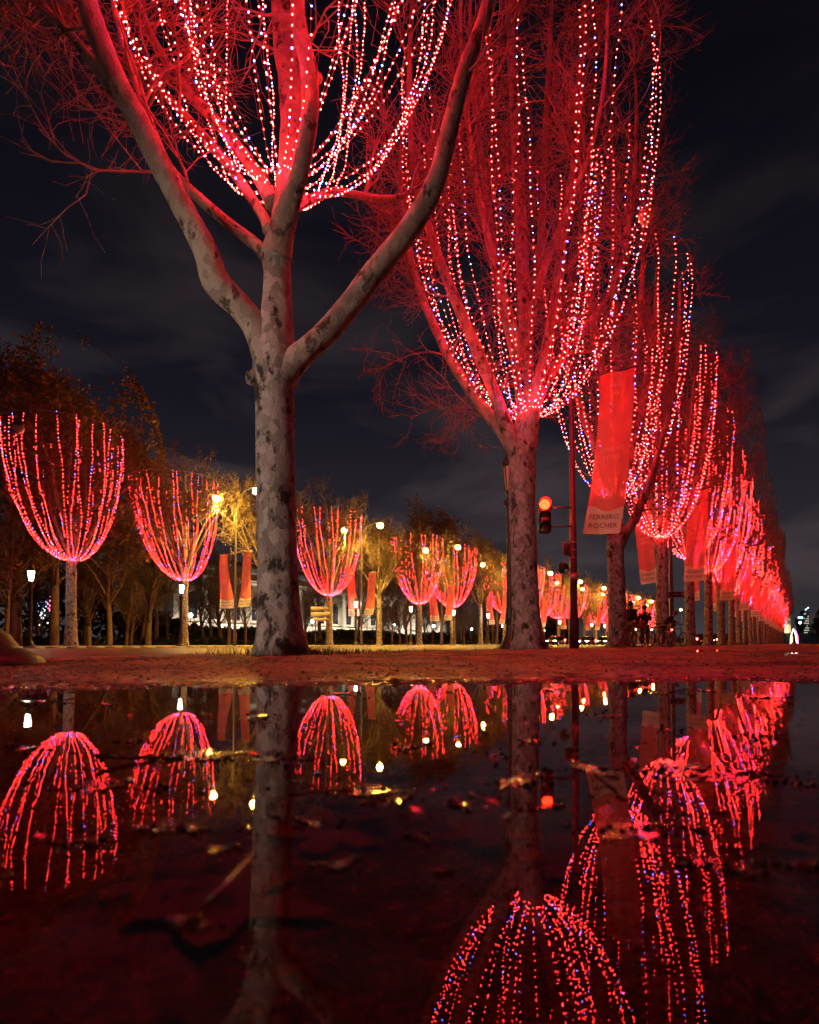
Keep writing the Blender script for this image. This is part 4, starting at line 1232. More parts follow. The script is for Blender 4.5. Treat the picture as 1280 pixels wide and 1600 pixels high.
# ------------------------------------------------------------------ people and bicycles
def skin_obj(name, m, parent, joints, edges, sub=2):
    me = bpy.data.meshes.new(name)
    me.from_pydata([j[0] for j in joints], edges, [])
    me.materials.append(m)
    o = link(name, me, parent)
    md = o.modifiers.new('skin', 'SKIN'); md.use_smooth_shade = True
    sv = me.skin_vertices
    if not sv: 
        bpy.context.view_layer.update()
    sv = me.skin_vertices[0].data
    for i, j in enumerate(joints):
        rr = j[1]; sv[i].radius = rr if isinstance(rr, tuple) else (rr, rr); sv[i].use_root = (i == 0)
    ss = o.modifiers.new('smooth', 'SUBSURF'); ss.levels = sub; ss.render_levels = sub
    return o

def person(label, loc, rz, jacket, trousers, lean=0.0, arms='relaxed', hat=None, scale=1.0):
    root = thing('person', label, 'person', loc, rz); root.scale = (scale,) * 3
    l = lean
    def T(x, y, z):  # lean the trunk forward (towards -y) above the hips
        k = max(0, z - .95); return (x, y - k * math.sin(l), .95 + (z - .95) * (math.cos(l) if z > .95 else 1)) if z > .95 else (x, y, z)
    # body: one continuous skinned figure
    J = [((0, 0, .97), (.13, .10)), (T(0, 0, 1.15), (.12, .09)), (T(0, 0, 1.35), (.15, .10)), (T(0, 0, 1.47), (.07, .07)), (T(0, -.01, 1.54), (.052, .055)), (T(0, -.03, 1.64), (.075, .09)), (T(0, -.02, 1.74), (.06, .075))]
    E = [(0, 1), (1, 2), (2, 3), (3, 4), (4, 5), (5, 6)]
    arm_j = []
    for s in (-1, 1):
        n = len(J)
        if arms == 'forward': A = [T(s * .19, 0, 1.42), T(s * .24, -.12, 1.17), T(s * .2, -.38, 1.15), T(s * .19, -.46, 1.15)]
        else: A = [T(s * .19, 0, 1.42), T(s * .25, .03, 1.14), T(s * .24, -.10, .90), T(s * .235, -.14, .82)]
        J += [(A[0], .06), (A[1], .045), (A[2], .035), (A[3], .032)]; E += [(2, n), (n, n + 1), (n + 1, n + 2), (n + 2, n + 3)]
        arm_j.append(A)
        n = len(J)
        Lg = [(s * .09, 0, .9), (s * .105, -.02, .5), (s * .11, .02, .09), (s * .115, -.12, .045)]
        J += [(Lg[0], .088), (Lg[1], .06), (Lg[2], .042), (Lg[3], .038)]; E += [(0, n), (n, n + 1), (n + 1, n + 2), (n + 2, n + 3)]
    skin_obj('body', M['skin'], root, J, E)
    # clothing over the body
    J = [(T(0, 0, .93), (.165, .125)), (T(0, 0, 1.15), (.155, .115)), (T(0, 0, 1.36), (.18, .12)), (T(0, 0, 1.49), (.085, .08))]; E = [(0, 1), (1, 2), (2, 3)]
    for s, A in zip((-1, 1), arm_j):
        n = len(J); J += [(A[0], .078), (A[1], .062), (A[2], .05)]; E += [(2, n), (n, n + 1), (n + 1, n + 2)]
    skin_obj('jacket', M[jacket], root, J, E)
    J = [((0, 0, .98), (.15, .115)), ]; E = []
    for s in (-1, 1):
        n = len(J); J += [((s * .09, 0, .86), .105), ((s * .105, -.02, .5), .08), ((s * .11, .02, .12), .065)]; E += [(0, n), (n, n + 1), (n + 1, n + 2)]
    skin_obj('trousers', M[trousers], root, J, E)
    for s in (-1, 1):
        b = MB(); b.prism([(-.06, 0), (.06, 0), (.055, .05), (.04, .09), (-.045, .09)], 0, 0.001) if False else None
        b = MB(); b.box((s * .112, -.05, .045), (.095, .27, .085), bev=.03); b.build('shoe', M['black'], root, smooth=True)
    hx, hy, hz = T(0, -.02, 1.70)
    h = MB()
    prof = [(.088, -.07), (.098, 0), (.09, .06), (.06, .1), (.015, .118)]
    h.lathe(prof, 16, (hx, hy + .022, hz)); h.build('hair' if not hat else 'helmet', M['hair'] if not hat else M[hat], root, smooth=True)
    f = MB(); f.lathe([(.004, -.02), (.014, -.012), (.01, .02), (.003, .03)], 6, (hx, hy - .105, hz - .06)); f.build('nose', M['skin'], root, smooth=True)
    for s in (-1, 1):
        f = MB(); f.lathe([(.002, -.008), (.009, 0), (.002, .008)], 8, (hx + s * .03, hy - .088, hz - .03)); f.build('eye', M['black'], root)
        f = MB(); f.lathe([(.006, -.03), (.014, 0), (.006, .03)], 6, (hx + s * .086, hy + .01, hz - .05)); f.build('ear', M['skin'], root, smooth=True)
        hp = arm_j[(s + 1) // 2][3]
        for k in range(4):
            f = MB(); d = np.array(hp) - np.array(arm_j[(s + 1) // 2][2]); d = norm(d); o_ = np.array([0.012 * (k - 1.5), 0, 0])
            p0 = np.array(hp) + o_; p1 = p0 + d * (.055 - .008 * abs(k - 1.3)); p2 = p1 + d * .02 + np.array([0, 0, -.02])
            f.tube([p0, p1, p2], [.009, .008, .006], 5); f.build('finger', M['skin'], root, smooth=True)
        f = MB(); p0 = np.array(hp) + np.array([-s * .02, 0, .0]); f.tube([p0, p0 + np.array([-s * .02, -.025, -.015]), p0 + np.array([-s * .018, -.05, -.03])], [.011, .009, .006], 5); f.build('thumb', M['skin'], root, smooth=True)
    return root

def bicycle(label, loc, rz, tilt=0.0):
    root = thing('bicycle', label, 'bicycle', loc, rz, None); root.rotation_euler = (0, tilt, rz)
    rw = .34
    for yy in (-.52, .52):
        w = thing('wheel', '', '', ) ; w.parent = root; w.location = (0, yy, rw)
        for k in ('label', 'category'): del w[k]
        th = np.linspace(0, 2 * PI, 37)
        ring = np.stack([0 * th, rw * .955 * np.cos(th), rw * .955 * np.sin(th)], -1)
        b = MB(); b.tube(ring, .022, 7, caps=False); b.build('tyre', M['rubber'], w, smooth=True)
        b = MB(); b.tube(ring * .93, .009, 5, caps=False); b.build('rim', M['chrome'], w, smooth=True)
        b = MB()
        for k in range(18):
            a = k * PI / 9; b.tube([[.03 * (-1) ** k, 0, 0], [0, rw * .89 * math.cos(a), rw * .89 * math.sin(a)]], .0022, 3, caps=False)
        b.tube([[-.05, 0, 0], [.05, 0, 0]], .022, 8); b.build('spokes', M['chrome'], w)
    b = MB()
    bb, st, hd, hb, ra, fa = [0, -.06, .29], [0, -.2, .78], [0, .33, .82], [0, .37, .66], [0, -.52, rw], [0, .52, rw]
    for p, q, r_ in ((bb, st, .018), (st, hd, .018), (bb, hb, .02), (hd, hb, .02)): b.tube([p, q], r_, 7)
    for s in (-1, 1):
        b.tube([[s * .03, *bb[1:]], [s * .06, *ra[1:]]], .011, 5); b.tube([[s * .02, *st[1:]], [s * .06, *ra[1:]]], .009, 5); b.tube([[s * .02, *hb[1:]], [s * .055, *fa[1:]]], .012, 5)
    b.tube([st, [0, -.23, .9]], .014, 6); b.tube([hd, [0, .3, .98]], .014, 6); b.build('frame', M['bike'], root, smooth=True)
    b = MB(); b.tube([[-.3, .12, 1.0], [-.26, .22, 1.02], [-.08, .31, 1.0], [.08, .31, 1.0], [.26, .22, 1.02], [.3, .12, 1.0]], .014, 6); b.build('handlebar', M['black'], root, smooth=True)
    b = MB(); b.prism([(-.08, -.36), (.08, -.36), (.075, -.25), (.03, -.1), (-.03, -.1), (-.075, -.25)], .9, .95, axis='z'); b.build('saddle', M['black'], root)
    b = MB(); b.tube([[-.02, *bb[1:]], [.02, *bb[1:]]], .09, 14); b.tube([[.09, -.06, .29], [.09, .06, .16]], .012, 5); b.tube([[-.09, -.06, .29], [-.09, -.18, .42]], .012, 5); b.box((.14, .07, .15), (.09, .07, .02)); b.box((-.14, -.19, .43), (.09, .07, .02)); b.build('crankset', M['steel'], root)
    b = MB(); b.box((0, -.5, .74), (.13, .36, .02)); b.tube([[.06, -.52, .35], [.06, -.5, .74]], .007, 4); b.tube([[-.06, -.52, .35], [-.06, -.5, .74]], .007, 4); b.build('rack', M['black'], root)
    b = MB(); b.lathe([(.025, -.01), (.03, 0), (.025, .01)], 8, (0, -.69, .7)); b.build('rear_light', M['tail'], root)
    th = np.linspace(.1, PI * .75, 12)
    b = MB(); b.tube(np.stack([0 * th, -.52 - rw * 1.1 * np.cos(th), rw + rw * 1.1 * np.sin(th)], -1), .012, 4); b.build('mudguard', M['black'], root)
    return root
def stand(px, Z):
    p = at(px, 1005, Z); return (p[0], p[1], gz(p[0], p[1]))
p = stand(986, 25.2); person('standing person in dark jacket and tan trousers beside the third trunk', p, YAW + 2.2, 'jacket', 'denim', scale=1.06)
p = stand(1008, 26.0); person('person in black coat standing behind the parked bicycles', p, YAW + 2.8, 'coat', 'coat', lean=.2, arms='forward')
p = stand(1037, 26.2); person('cyclist with a blue and red helmet bending over a bicycle', p, YAW + 1.2, 'coat', 'coat', lean=.75, arms='forward', hat='helmet_blue', scale=.98)
p = stand(1000, 25.4)
o = thing('shoulder_bag', 'orange brown bag carried low between the two standing people', 'bag', (p[0], p[1], 1.02), YAW)
b = MB(); b.box((0, 0, 0), (.42, .18, .34), bev=.06); b.build('pouch', M['bag'], o)
b = MB(); b.tube([[-.18, 0, .16], [-.08, .03, .42], [.08, .05, .42], [.18, 0, .16]], .018, 5); b.build('strap', M['black'], o)
p = stand(1021, 24.0); bicycle('parked bicycle seen broadside with its large rear wheel forward', p, YAW + PI / 2 - .55)
p = stand(1000, 24.3); bicycle('parked bicycle almost end-on beside the tan trousers', p, YAW + .35)
p = stand(1047, 25.4); bicycle('parked bicycle leaning to the right under the arrow sign', p, YAW - .5, .18)
p = stand(1058, 26.6); bicycle('parked bicycle behind the leaning one near the pole', p, YAW - .9)

# ------------------------------------------------------------------ cars
def car(label, paint, group):
    root = thing('car', label, 'car', group=group)
    W = 1.76
    sec = [(-2.15, .35, .78), (-2.05, .28, .95), (-1.2, .25, .98), (.9, .25, .95), (1.9, .28, .78), (2.15, .36, .62)]
    b = MB(); V = []; n = len(sec)
    for (y, z0, z1) in sec:
        w = W / 2 * (1 - .06 * abs(y) / 2.1)
        V += [[-w * .92, y, z0], [w * .92, y, z0], [w, y, (z0 + z1) / 2], [w * .93, y, z1], [-w * .93, y, z1], [-w, y, (z0 + z1) / 2]]
    q = [[i * 6 + k, i * 6 + (k + 1) % 6, (i + 1) * 6 + (k + 1) % 6, (i + 1) * 6 + k] for i in range(n - 1) for k in range(6)]
    b.addq(V, q); b.F.append((np.array([[5, 4, 3, 2, 1, 0]]) + b.n - len(V), 0)); b.F.append((np.array([[0, 1, 2, 3, 4, 5]]) + b.n - 6, 0))
    roof = [(-1.85, .97, .80), (-1.35, 1.38, .66), (-.3, 1.47, .64), (.5, 1.38, .66), (1.15, .95, .80)]
    V = []
    for (y, z, w) in roof: V += [[-w, y, z], [w, y, z]]
    b.addq(V, [[2, 3, 5, 4], [4, 5, 7, 6]])
    for s in (0, 1):
        ii = [0 + s, 2 + s, 4 + s, 6 + s, 8 + s]
    b.build('body', M[paint], root)
    g = MB(); g.addq(V, [[0, 1, 3, 2]]); g.build('rear_window', M['dark_glass'], root)
    g = MB(); g.addq(V, [[6, 7, 9, 8]]); g.build('windscreen', M['dark_glass'], root)
    for s in (0, 1):
        g = MB(); g.add(V, [[0 + s, 2 + s, 4 + s, 6 + s, 8 + s]]); g.build('side_window', M['dark_glass'], root)
    for sx in (-1, 1):
        for yy in (-1.35, 1.35):
            w = MB(); w.tube([[sx * .66, yy, .31], [sx * .88, yy, .31]], .31, 16); wh = w.build('wheel', M['rubber'], root)
            r_ = MB(); r_.tube([[sx * .87, yy, .31], [sx * .895, yy, .31]], .19, 10); r_.build('rim', M['chrome'], wh)
        t = MB(); t.box((sx * .66, -2.12, .82), (.36, .08, .22), bev=.02); t.build('tail_light', M['tail'], root)
        t = MB(); t.box((sx * .62, 2.1, .64), (.34, .1, .15), bev=.02); t.build('headlight', M['head'], root)
    t = MB(); t.box((0, -2.16, .58), (.5, .02, .11)); t.build('number_plate', M['sign_white'], root)
    return root
cg = 'cars driving up the near lanes'
c1 = car('dark car with red tail lights just right of the fifth trunk', 'car_dark', cg)
x, y = on_line(1101, -9.8); c1.location = (x, y, -.05)
for (px, X, lab) in ((1095, -13.2, 'second car with lit tail lights beyond the nearest one, one lane over'), (1117, -10, 'red tail lit car between the sixth and seventh trunks'), (1126, -12, 'red tail lit car glimpsed right of the seventh trunk'), (1136, -10, 'far red tail lit car glimpsed between the merging trunks'), (1109, -16.5, 'red tail lit car in the far lane behind the fifth trunk')):
    x, y = on_line(px, X); dup(c1, (x, y, -.05), rng.uniform(-.03, .03), lab, cg)
cb_ = dup(c1, (-9.4, -15.0, -.05), -.02, 'car coming up behind the camera with its headlights on', cg)
for sx in (-.62, .62):
    hl_ = spot('headlight_beam', (-9.4 + sx, -12.7, .62), P_HEADLIGHT, (1.0, .72, .58), 44, 1.0)
    hl_.rotation_euler = (R(90 + 1), 0, R(-8)); hl_.data.shadow_soft_size = .05
cg2 = 'cars coming down the far lanes'
for (px, X, lab) in ((917, -29, 'oncoming car with dazzling white headlights right of the grey pole'), (868, -31, 'oncoming car with bluish headlights right of the second near trunk'), (945, -26, 'oncoming car with dim headlights left of the third trunk')):
    x, y = on_line(px, X); dup(c1, (x, y, -.05), PI, lab, cg2)

# ------------------------------------------------------------------ small park lamps
def park_lamp():
    o = thing('park_lamp', 'small cool white globe lamp on a thin post in the dark park', 'park lamp', group='globe lamps in the park')
    b = MB(); b.tube([[0, 0, 0], [0, 0, 3.3]], .04, 6); b.lathe([(.05, 3.25), (.12, 3.32), (.05, 3.36)], 10); b.build('post', M['iron'], o)
    b = MB(); b.lathe([(.05, 3.36), (.2, 3.46), (.25, 3.6), (.2, 3.74), (.06, 3.84)], 12); b.build('globe', M['lamp_cool'], o, smooth=True)
    return o
pl = park_lamp(); 
for i, (px, py) in enumerate(((298, 961), (125, 980), (197, 980), (346, 978), (488, 971), (616, 976), (678, 978), (737, 983), (158, 972), (267, 983), (786, 978), (850, 985), (870, 995))):
    Z = 3.4 * FPX / (1005.5 - py); p = at(px, py, Z)
    if i == 0: o = pl; o.location = (p[0], p[1], .02)
    else: o = dup(pl, (p[0], p[1], .02))

# fairground lights between the leftmost lantern and trunk
p = at(66, 950, 75)
o = thing('lit_fair_tree', 'cluster of pink, blue and white lights glimpsed beside the leftmost lantern', 'light display', (p[0], p[1], 0), YAW)
b = MB(); b.tube([[0, 0, 0], [0, 0, 3.2]], .12, 6); b.build('post', M['iron'], o)
for nm, m, cx, cz, n_, sp in (('pink_lights', 'pink_light', .8, 5.0, 16, .45), ('blue_lights', 'blue_light', -.1, 4.9, 12, .4), ('white_lights', 'white_light', .1, 3.6, 14, .5)):
    b = MB(); b.octa(np.stack([cx + nr.normal(0, sp, n_), nr.normal(0, .2, n_), cz + nr.normal(0, sp, n_)], -1), .09, np.zeros(n_, int)); b.build(nm, M[m], o, kind='stuff')

# ------------------------------------------------------------------ floodlit palace behind the park
def palace():
    X = -96.0; y0, y1 = 66.0, 150.0
    o = thing('palace', 'floodlit pale stone palace behind the bare park trees', 'building', (X, y0, 0))
    L = y1 - y0
    b = MB(); b.box((-4, L / 2, 6.2), (8, L, 12.4)); b.build('wall', M['stone'], o)
    b = MB(); b.box((-3.8, L / 2, 12.7), (9.2, L + 1.2, .6)); b.box((-3.6, L / 2, 13.15), (9.8, L + 1.8, .3)); b.build('cornice', M['stone'], o)
    b = MB(); b.box((-4.4, L / 2, 14.0), (7.4, L - .4, 1.4)); b.build('attic', M['stone'], o)
    b = MB(); b.prism([(-8.2, 14.7), (-.6, 14.7), (-2.2, 17.2), (-6.6, 17.2)], .5, L - .5); b.build('roof', M['roof'], o)
    n = int(L / 5.2)
    cm = MB(); cm.lathe([(.5, 4.2), (.5, 4.5), (.4, 4.6), (.34, 11.6), (.5, 11.9), (.52, 12.38)], 10); cmesh = cm.mesh('column', M['stone'], True)
    wm = MB(); wm.prism([(-.95, 5.0), (.95, 5.0), (.95, 9.2), (.67, 9.87), (0, 10.15), (-.67, 9.87), (-.95, 9.2)], -.03, .05, axis='x'); wmesh = wm.mesh('window', M['dark_glass'])
    lm = MB(); lm.box((0, 0, 2.0), (.06, 2.0, 2.9)); lmesh = lm.mesh('lit_window', M['win_lit'])
    for k in range(n):
        y = 2.6 + k * 5.2
        w = link('window', wmesh, o); w.location = (.03, y, 0)
        c = link('column', cmesh, o); c.location = (.55, y + 2.6, 0)
        if k in (3, 4, 9, 10, 11, 14): w = link('lit_window', lmesh, o); w.location = (.02, y, 0)
    b = MB(); b.box((.6, L / 2, 3.9), (1.6, L, .5)); b.build('ledge', M['stone'], o)
    for k in range(8):
        point('flood_light', (X + 5.5, y0 + 5 + k * 10.5, 3.2), P_FLOOD, (1.0, .88, .72), 0.0)
palace()
# second pale block further along
o = thing('pavilion', 'second floodlit pale block glimpsed right of the middle banners', 'building', (-110, 165, 0))
b = MB(); b.box((0, 0, 7), (14, 40, 14)); b.build('wall', M['stone'], o)
b = MB(); b.box((0, 0, 14.3), (15, 41, .6)); b.build('cornice', M['stone'], o)
b = MB(); b.box((0, 0, 16), (11, 36, 2.8)); b.build('roof', M['roof'], o)
for k in range(6):
    b = MB(); b.box((7.03, -15 + 6 * k, 2.4), (.08, 2.2, 3.4)); b.build('lit_window', M['win_lit'], o)
for k in range(3): point('flood_light', (-98, 152 + 13 * k, 3), P_FLOOD, (1, .9, .75), 0.0)

# ------------------------------------------------------------------ far end of the avenue
hb = MB(); hb.addq([[-160, 700, -.2], [40, 700, -.2], [40, 1500, 22], [-160, 1500, 22], [-160, 2600, 26], [40, 2600, 26]], [[0, 1, 2, 3], [3, 2, 5, 4]])
hb.build('hill', M['asphalt'], kind='structure')
def arch():
    o = thing('triumphal_arch', 'floodlit stone triumphal arch far off at the end of the avenue', 'monument', (-45, 1900, 22))
    b = MB()
    def frame(y0, y1):
        th = np.linspace(PI, 0, 13)
        op = [(7.3 * math.cos(t), 22 + 7.3 * math.sin(t)) for t in th]
        b.prism([(-22.4, 0), (-7.3, 0)] + op + [(7.3, 0), (22.4, 0), (22.4, 36), (-22.4, 36)], y0, y1)
    frame(-11, 11); b.build('piers', M['stone'], o)
    c = MB(); c.box((0, 0, 37), (47, 24, 2)); c.box((0, 0, 50), (46, 23.4, 1.4)); c.build('cornice', M['stone'], o)
    a = MB(); a.box((0, 0, 43.6), (44, 21.4, 11.4)); a.build('attic', M['stone'], o)
    for s in (-1, 1):
        for c_, d_ in (((s * 14.8, -11.6, 12), (7, 1.4, 14)), ((s * 14.8, -11.4, 29), (9, 1, 6))):
            p_ = MB(); p_.box(c_, d_); p_.build('relief_panel', M['stone'], o)
    for s in (-1, 1): point('flood_light', (-45 + s * 16, 1860, 34), 90000, (1, .84, .55), 0.0)
arch()
p = at(1241, 1005, 250)
o = thing('lit_arch', 'tall pointed arch outlined in white and coloured lights at the far end', 'light display', (p[0], p[1], .08), YAW)
for nm, m, pts in (('white_outline', 'white_light', [[-1.5, 0, 0], [-1.3, 0, 3], [-.1, 0, 6.2], [.7, 0, 3.6], [1.1, 0, .4]]), ('orange_band', 'orange_light', [[-.9, -.1, .6], [-.7, -.1, 3.2]]), ('pink_band', 'pink_light', [[1.6, 0, 0], [1.5, 0, 3.2], [.6, 0, 5.6]])):
    b = MB(); b.tube(pts, .17, 5); b.build(nm, M[m], o)
p = at(1251, 1005, 300)
o = thing('tall_lamp', 'slim lit street lamp between the pointed arch and the far right trees', 'street lamp', (p[0], p[1], .05), YAW)
b = MB(); b.tube([[0, 0, 0], [0, 0, 10]], .1, 6); b.build('pole', M['steel'], o)
b = MB(); b.lathe([(.1, 10), (.45, 10.3), (.45, 10.7), (.1, 11)], 10); b.build('lamp_glass', M['lamp_white'], o)
p = at(1258, 1000, 1450)
o = thing('tower_block', 'dark tower block with lit roof signs at the far right', 'building', (p[0], p[1], 20), YAW)
b = MB(); b.box((0, 0, 29), (13, 13, 58)); b.build('wall', M['roof'], o)
b = MB(); b.box((-13, 0, 20), (13, 13, 40)); b.build('wing', M['roof'], o)
wb = MB(); wb.box((0, -6.55, 0), (1.6, .1, 1.6)); wmesh = wb.mesh('window', M['win_lit'])
for i in range(4):
    for j in range(9):
        if rng.random() < .5: w = link('window', wmesh, o); w.location = (-4.6 + 3.1 * i, 0, 6 + 5.6 * j)
b = MB(); b.tube([[-2, -6.7, 60], [6, -6.7, 66]], .9, 5); b.build('roof_sign', M['screen'], o)
b = MB(); b.box((-14, -6.7, 42), (11, .8, 3)); b.build('wing_sign', M['screen'], o)

FG = 'dark trees at the far right end'
for i, (X, Y, s) in enumerate(((13, 400, 1.0), (16, 440, 1.1), (14, 500, 1.05), (16, 560, 1.1), (11, 640, .9), (18, 470, 1.15))):
    o = dup(pA, (X, Y, 0), rng.uniform(0, 6), 'dark leafy far tree right of the lit roof signs', FG, s * .85)

# distant cars' and shop lights low along the far end
# ------------------------------------------------------------------ grass, stones, leaves
def grass():
    b = MB(); P = []
    def patch(n, x, y, sx, sy, h):
        for _ in range(n):
            xx = x + rng.gauss(0, sx); yy = y + rng.gauss(0, sy)
            if xx < -6.85: continue
            zz = gz(xx, yy); hh = h * rng.uniform(.4, 1.2); a = rng.uniform(0, PI); w = .006
            lx, ly = rng.gauss(0, hh * .35), rng.gauss(0, hh * .35)
            P.append(([[xx - w * math.cos(a), yy - w * math.sin(a), zz - .01], [xx + w * math.cos(a), yy + w * math.sin(a), zz - .01], [xx + lx, yy + ly, zz + hh]]))
    patch(420, ROW_X, row_y(0), .45, .5, .13); patch(200, ROW_X + .2, row_y(0) + 1.3, .3, .7, .10)
    patch(120, -6.5, 8.2, .15, 1.0, .09)
    for k in range(1, 8): patch(260, ROW_X, row_y(k), .5, .9, .14)
    for k in range(3, 16): patch(130, ROW_X - .1, row_y(k) + 4, .4, 2.6, .15)
    v = np.array(P).reshape(-1, 3)
    b.addq(v, np.arange(len(v)).reshape(-1, 3))
    o = b.build('grass', M['grass'], kind='stuff'); tag(o, 'thin tufts of grass round the tree feet and along the row', 'grass')
grass()
for (px, Z, r_, lab) in ((491, 8.6, .075, 'fist-sized dark stone just right of the nearest trunk'), (502, 8.0, .04, 'smaller pale stone in front of the dark stone'), (560, 5.4, .03, 'small lone stone on the sand below the middle banners')):
    p = at(px, 1005, Z); z = gz(p[0], p[1])
    b = MB(); b.lathe([(r_ * .6, -r_ * .4), (r_ * 1.1, 0), (r_, r_ * .5), (r_ * .4, r_ * .9)], 9); 
    o = b.build('stone', M['pebble'], smooth=True, loc=(p[0], p[1], z)); tag(o, lab, 'stone'); o.scale = (1.2, .9, 1)

def leaf_mesh(seed, L, m, curl=.25):
    """lobed plane leaf, slightly curled, with real thickness and a stalk"""
    r = np.random.default_rng(seed)
    th = np.linspace(0, 2 * PI, 31)[:-1]
    rad = .5 + .17 * np.cos(5 * th) + .06 * np.cos(11 * th + 1) + .03 * r.standard_normal(30)
    rad *= L * (0.85 + .15 * np.cos(th))
    ph = r.uniform(0, 6)
    ht = lambda x, y: curl * L * ((x / L) ** 2 * 1.4 * math.cos(ph) ** 2 + (y / L) ** 2 * 1.2) + .02 * L * np.sin(9 * x / L + ph)
    rings = []
    for f in (0.05, .5, 1.0):
        x = f * rad * np.cos(th); y = f * rad * np.sin(th); rings.append(np.stack([x, y, ht(x, y)], -1))
    b = MB(); V = np.concatenate(rings)
    q = [[i * 30 + k, i * 30 + (k + 1) % 30, (i + 1) * 30 + (k + 1) % 30, (i + 1) * 30 + k] for i in range(2) for k in range(30)]
    b.addq(V, q); b.add(rings[0], [list(range(30))[::-1]])
    low = V.copy(); low[:, 2] -= .0012
    b.addq(low, [f[::-1] for f in q])
    return b.mesh('blade', m, True)
leafm = [leaf_mesh(k, 1.0, M['wet_leaf'], c) for k, c in ((1, .18), (2, .3), (3, .12), (4, .4))]
stalk = MB(); stalk.tube([[-.1, 0, .01], [-.6, .04, .03], [-1.0, .02, .09]], [.022, .018, .03], 5); stalkm = stalk.mesh('stalk', M['wet_leaf'], True)
FL = [(300, 1183, 170), (150, 1230, 120), (430, 1186, 70), (270, 1297, 120), (560, 1236, 140), (620, 1250, 70), (490, 1288, 45), (350, 1330, 60), (525, 1354, 55), (295, 1445, 70), (800, 1224, 110), (830, 1159, 60), (920, 1203, 130), (1060, 1200, 110), (1140, 1213, 150), (1245, 1224, 60), (1000, 1298, 140), (1110, 1352, 80), (1160, 1367, 40), (1258, 1354, 60), (690, 1366, 22), (655, 1312, 28), (770, 1180, 40), (530, 1084, 60), (690, 1082, 45), (860, 1078, 70), (1040, 1082, 60), (1100, 1079, 60), (70, 1096, 60), (180, 1100, 70), (1190, 1090, 70), (210, 1160, 60), (640, 1168, 50), (720, 1258, 40), (130, 1322, 70), (950, 1120, 50), (1180, 1150, 60), (40, 1170, 50), (1040, 1140, 50), (400, 1120, 40), (850, 1262, 40)]
lbl = {9: 'long stalked floating leaf, nearest to the camera at lower left', 7: 'floating leaf at the far tip of the slanting stalk, lower left',
       0: 'long thin floating leaf crossing the second light bowl reflection from the left', 1: 'floating leaf lying over the leftmost light bowl reflection',
       3: 'floating leaf at the tip of the second light bowl reflection', 4: 'pale floating leaf right of the near trunk reflection',
       11: 'floating leaf crossing the reflection of the second near trunk', 13: 'floating leaf under the reflected end of the large banner',
       14: 'longest floating leaf at right, over the far row reflection', 16: 'floating leaf right of the large banner reflection, nearer the camera'}
for i, (px, py, w) in enumerate(FL):
    p = on_water(px, py); Z = float((p - C0) @ F0)
    L = w * Z / FPX / 1.15
    o = thing('floating_leaf', lbl.get(i, 'small curled wet leaf afloat on the puddle'), 'leaf', (p[0], p[1], .001), rng.uniform(0, 6.28), 'leaves afloat on the puddle')
    bl = link('blade', leafm[i % 4], o); bl.scale = (L, L * rng.uniform(.3, .7), L * rng.uniform(.12, .3))
    if i % 2 == 0: st = link('stalk', stalkm, o); st.scale = (L * .9,) * 3
# glossy beads added to throw glints around the floating leaves
bb_ = MB(); brx = np.random.default_rng(91)
for (px, py, w) in FL:
    for _ in range(int(8 + w / 6)):
        q_ = on_water(px + brx.normal(0, w * .42), py + brx.normal(0, 4)); rr_ = brx.uniform(.0015, .0055)
        if ground_z(q_[0], q_[1]) > -.004: continue
        bb_.lathe([(rr_, -.001), (rr_ * .95, rr_ * .35), (rr_ * .7, rr_ * .72), (rr_ * .3, rr_ * .95), (rr_ * .02, rr_)], 10, q_)
tag(bb_.build('glint_beads', M['bead'], smooth=True, kind='stuff'), 'tiny glossy beads added for glints among the floating leaves', 'glint beads')
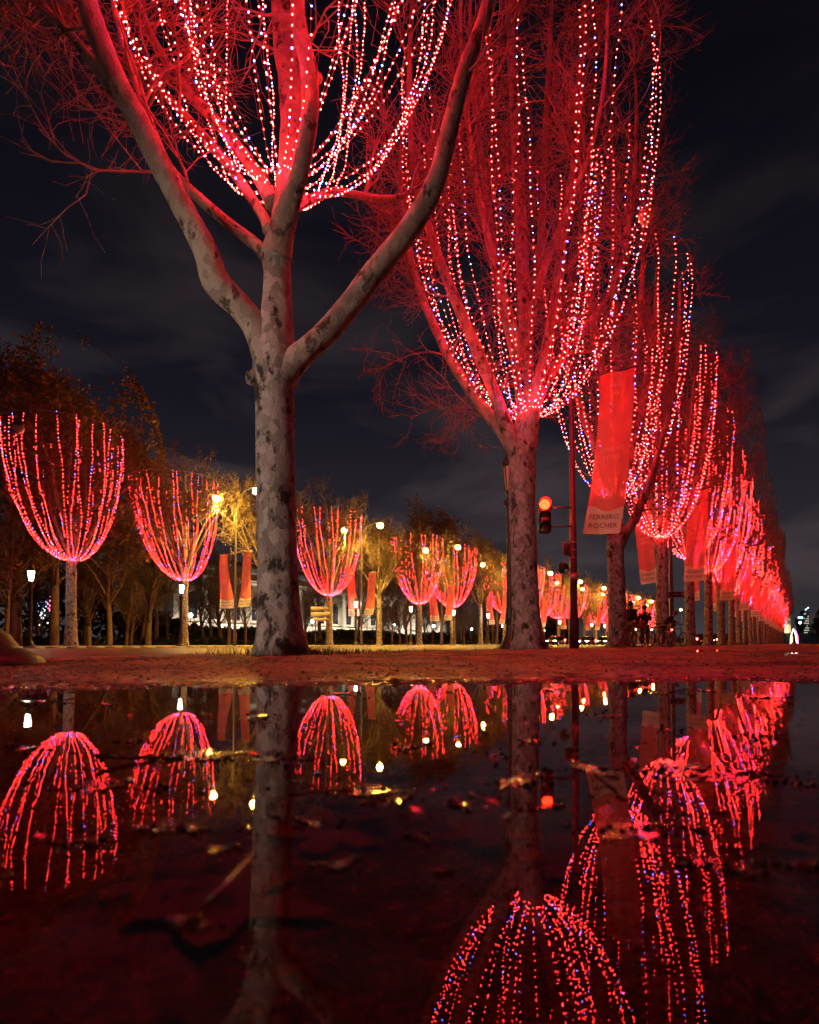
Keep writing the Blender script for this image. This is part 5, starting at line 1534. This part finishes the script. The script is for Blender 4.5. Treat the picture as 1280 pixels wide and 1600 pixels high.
# leaf litter trodden into the sand
lz = 3.2 + 16 * nr.random(900) ** 1.8; lxx = (nr.random(900) * 1.6 - .8) * lz
LP = RI[None] * lxx[:, None] + F0[None] * lz[:, None]; LP = LP[LP[:, 0] > -6.8]; LP[:, 2] = ground_z(LP[:, 0], LP[:, 1]); LP = LP[LP[:, 2] > .004]
lt = MB(); ls_ = nr.uniform(.018, .06, len(LP)); la = nr.uniform(0, 6.28, len(LP))
l1_ = np.stack([np.cos(la), np.sin(la), 0 * la], -1) * ls_[:, None]; l2_ = np.stack([-np.sin(la), np.cos(la), 0 * la], -1) * ls_[:, None] * .7
up2 = np.stack([0 * la, 0 * la, nr.uniform(.0, .45, len(LP)) * ls_], -1)
lv = np.stack([LP - l1_ + up2, LP - l2_ + [0, 0, .004], LP + l1_ + up2 * .6, LP + l2_ + [0, 0, .006]], 1)
lt.addq(lv.reshape(-1, 3), np.arange(4 * len(LP)).reshape(-1, 4))
tag(lt.build('leaf_litter', M['sunk_leaf'], kind='stuff'), 'dead leaves trodden into the wet sandy ground', 'leaf litter')
N_ = 700
cx_ = nr.uniform(0, 1280, N_); cy_ = 1068 + 240 * nr.random(N_) ** 2.6
cb = MB(); cp = np.array([on_water(a, b, .002) for a, b in zip(cx_, cy_)])
cp = cp[ground_z(cp[:, 0], cp[:, 1]) < 0]
cs = .004 + .012 * nr.random(len(cp)) ** 2
cd = nr.uniform(0, 6.28, len(cp)); ce_ = np.stack([np.cos(cd), np.sin(cd), 0 * cd], -1) * cs[:, None]; cf = np.stack([-np.sin(cd), np.cos(cd), 0 * cd], -1) * cs[:, None] * .4
up_ = np.array([0, 0, .003])
cv = np.stack([cp - ce_, cp + cf, cp + ce_ + up_, cp - cf + up_], 1)
cb.addq(cv.reshape(-1, 3), np.arange(4 * len(cp)).reshape(-1, 4))
tag(cb.build('floating_crumbs', M['wet_leaf'], kind='stuff'), 'leaf crumbs and specks of debris afloat on the puddle', 'debris')

for (px, py, L, rz) in ((330, 1395, .34, .4), (250, 1365, .26, 1.7), (520, 1290, .36, 2.5), (900, 1330, .3, .9), (1170, 1290, .34, 2.0), (760, 1290, .25, 4)):
    p = on_water(px, py, -.035)
    o = thing('sunken_leaf', 'broad brown leaf lying on the puddle bed', 'leaf', (p[0], p[1], -.045), rz, 'leaves sunk in the puddle')
    bl = link('blade', leafm[1].copy(), o); bl.data.materials[0] = M['sunk_leaf']; bl.scale = (L * .6, L * .5, L * .12)
# long stalk lying across the water at lower left
a_, b_ = on_water(392, 1345), on_water(300, 1440)
tw = MB(); tw.tube([a_ + [0, 0, .006], (a_ + b_) / 2 + [0, 0, .002], b_ + [0, 0, .004]], [.0022, .0016, .0024], 5)
tag(tw.build('twig', M['wet_leaf']), 'thin stalk lying slantwise on the water at lower left', 'twig')
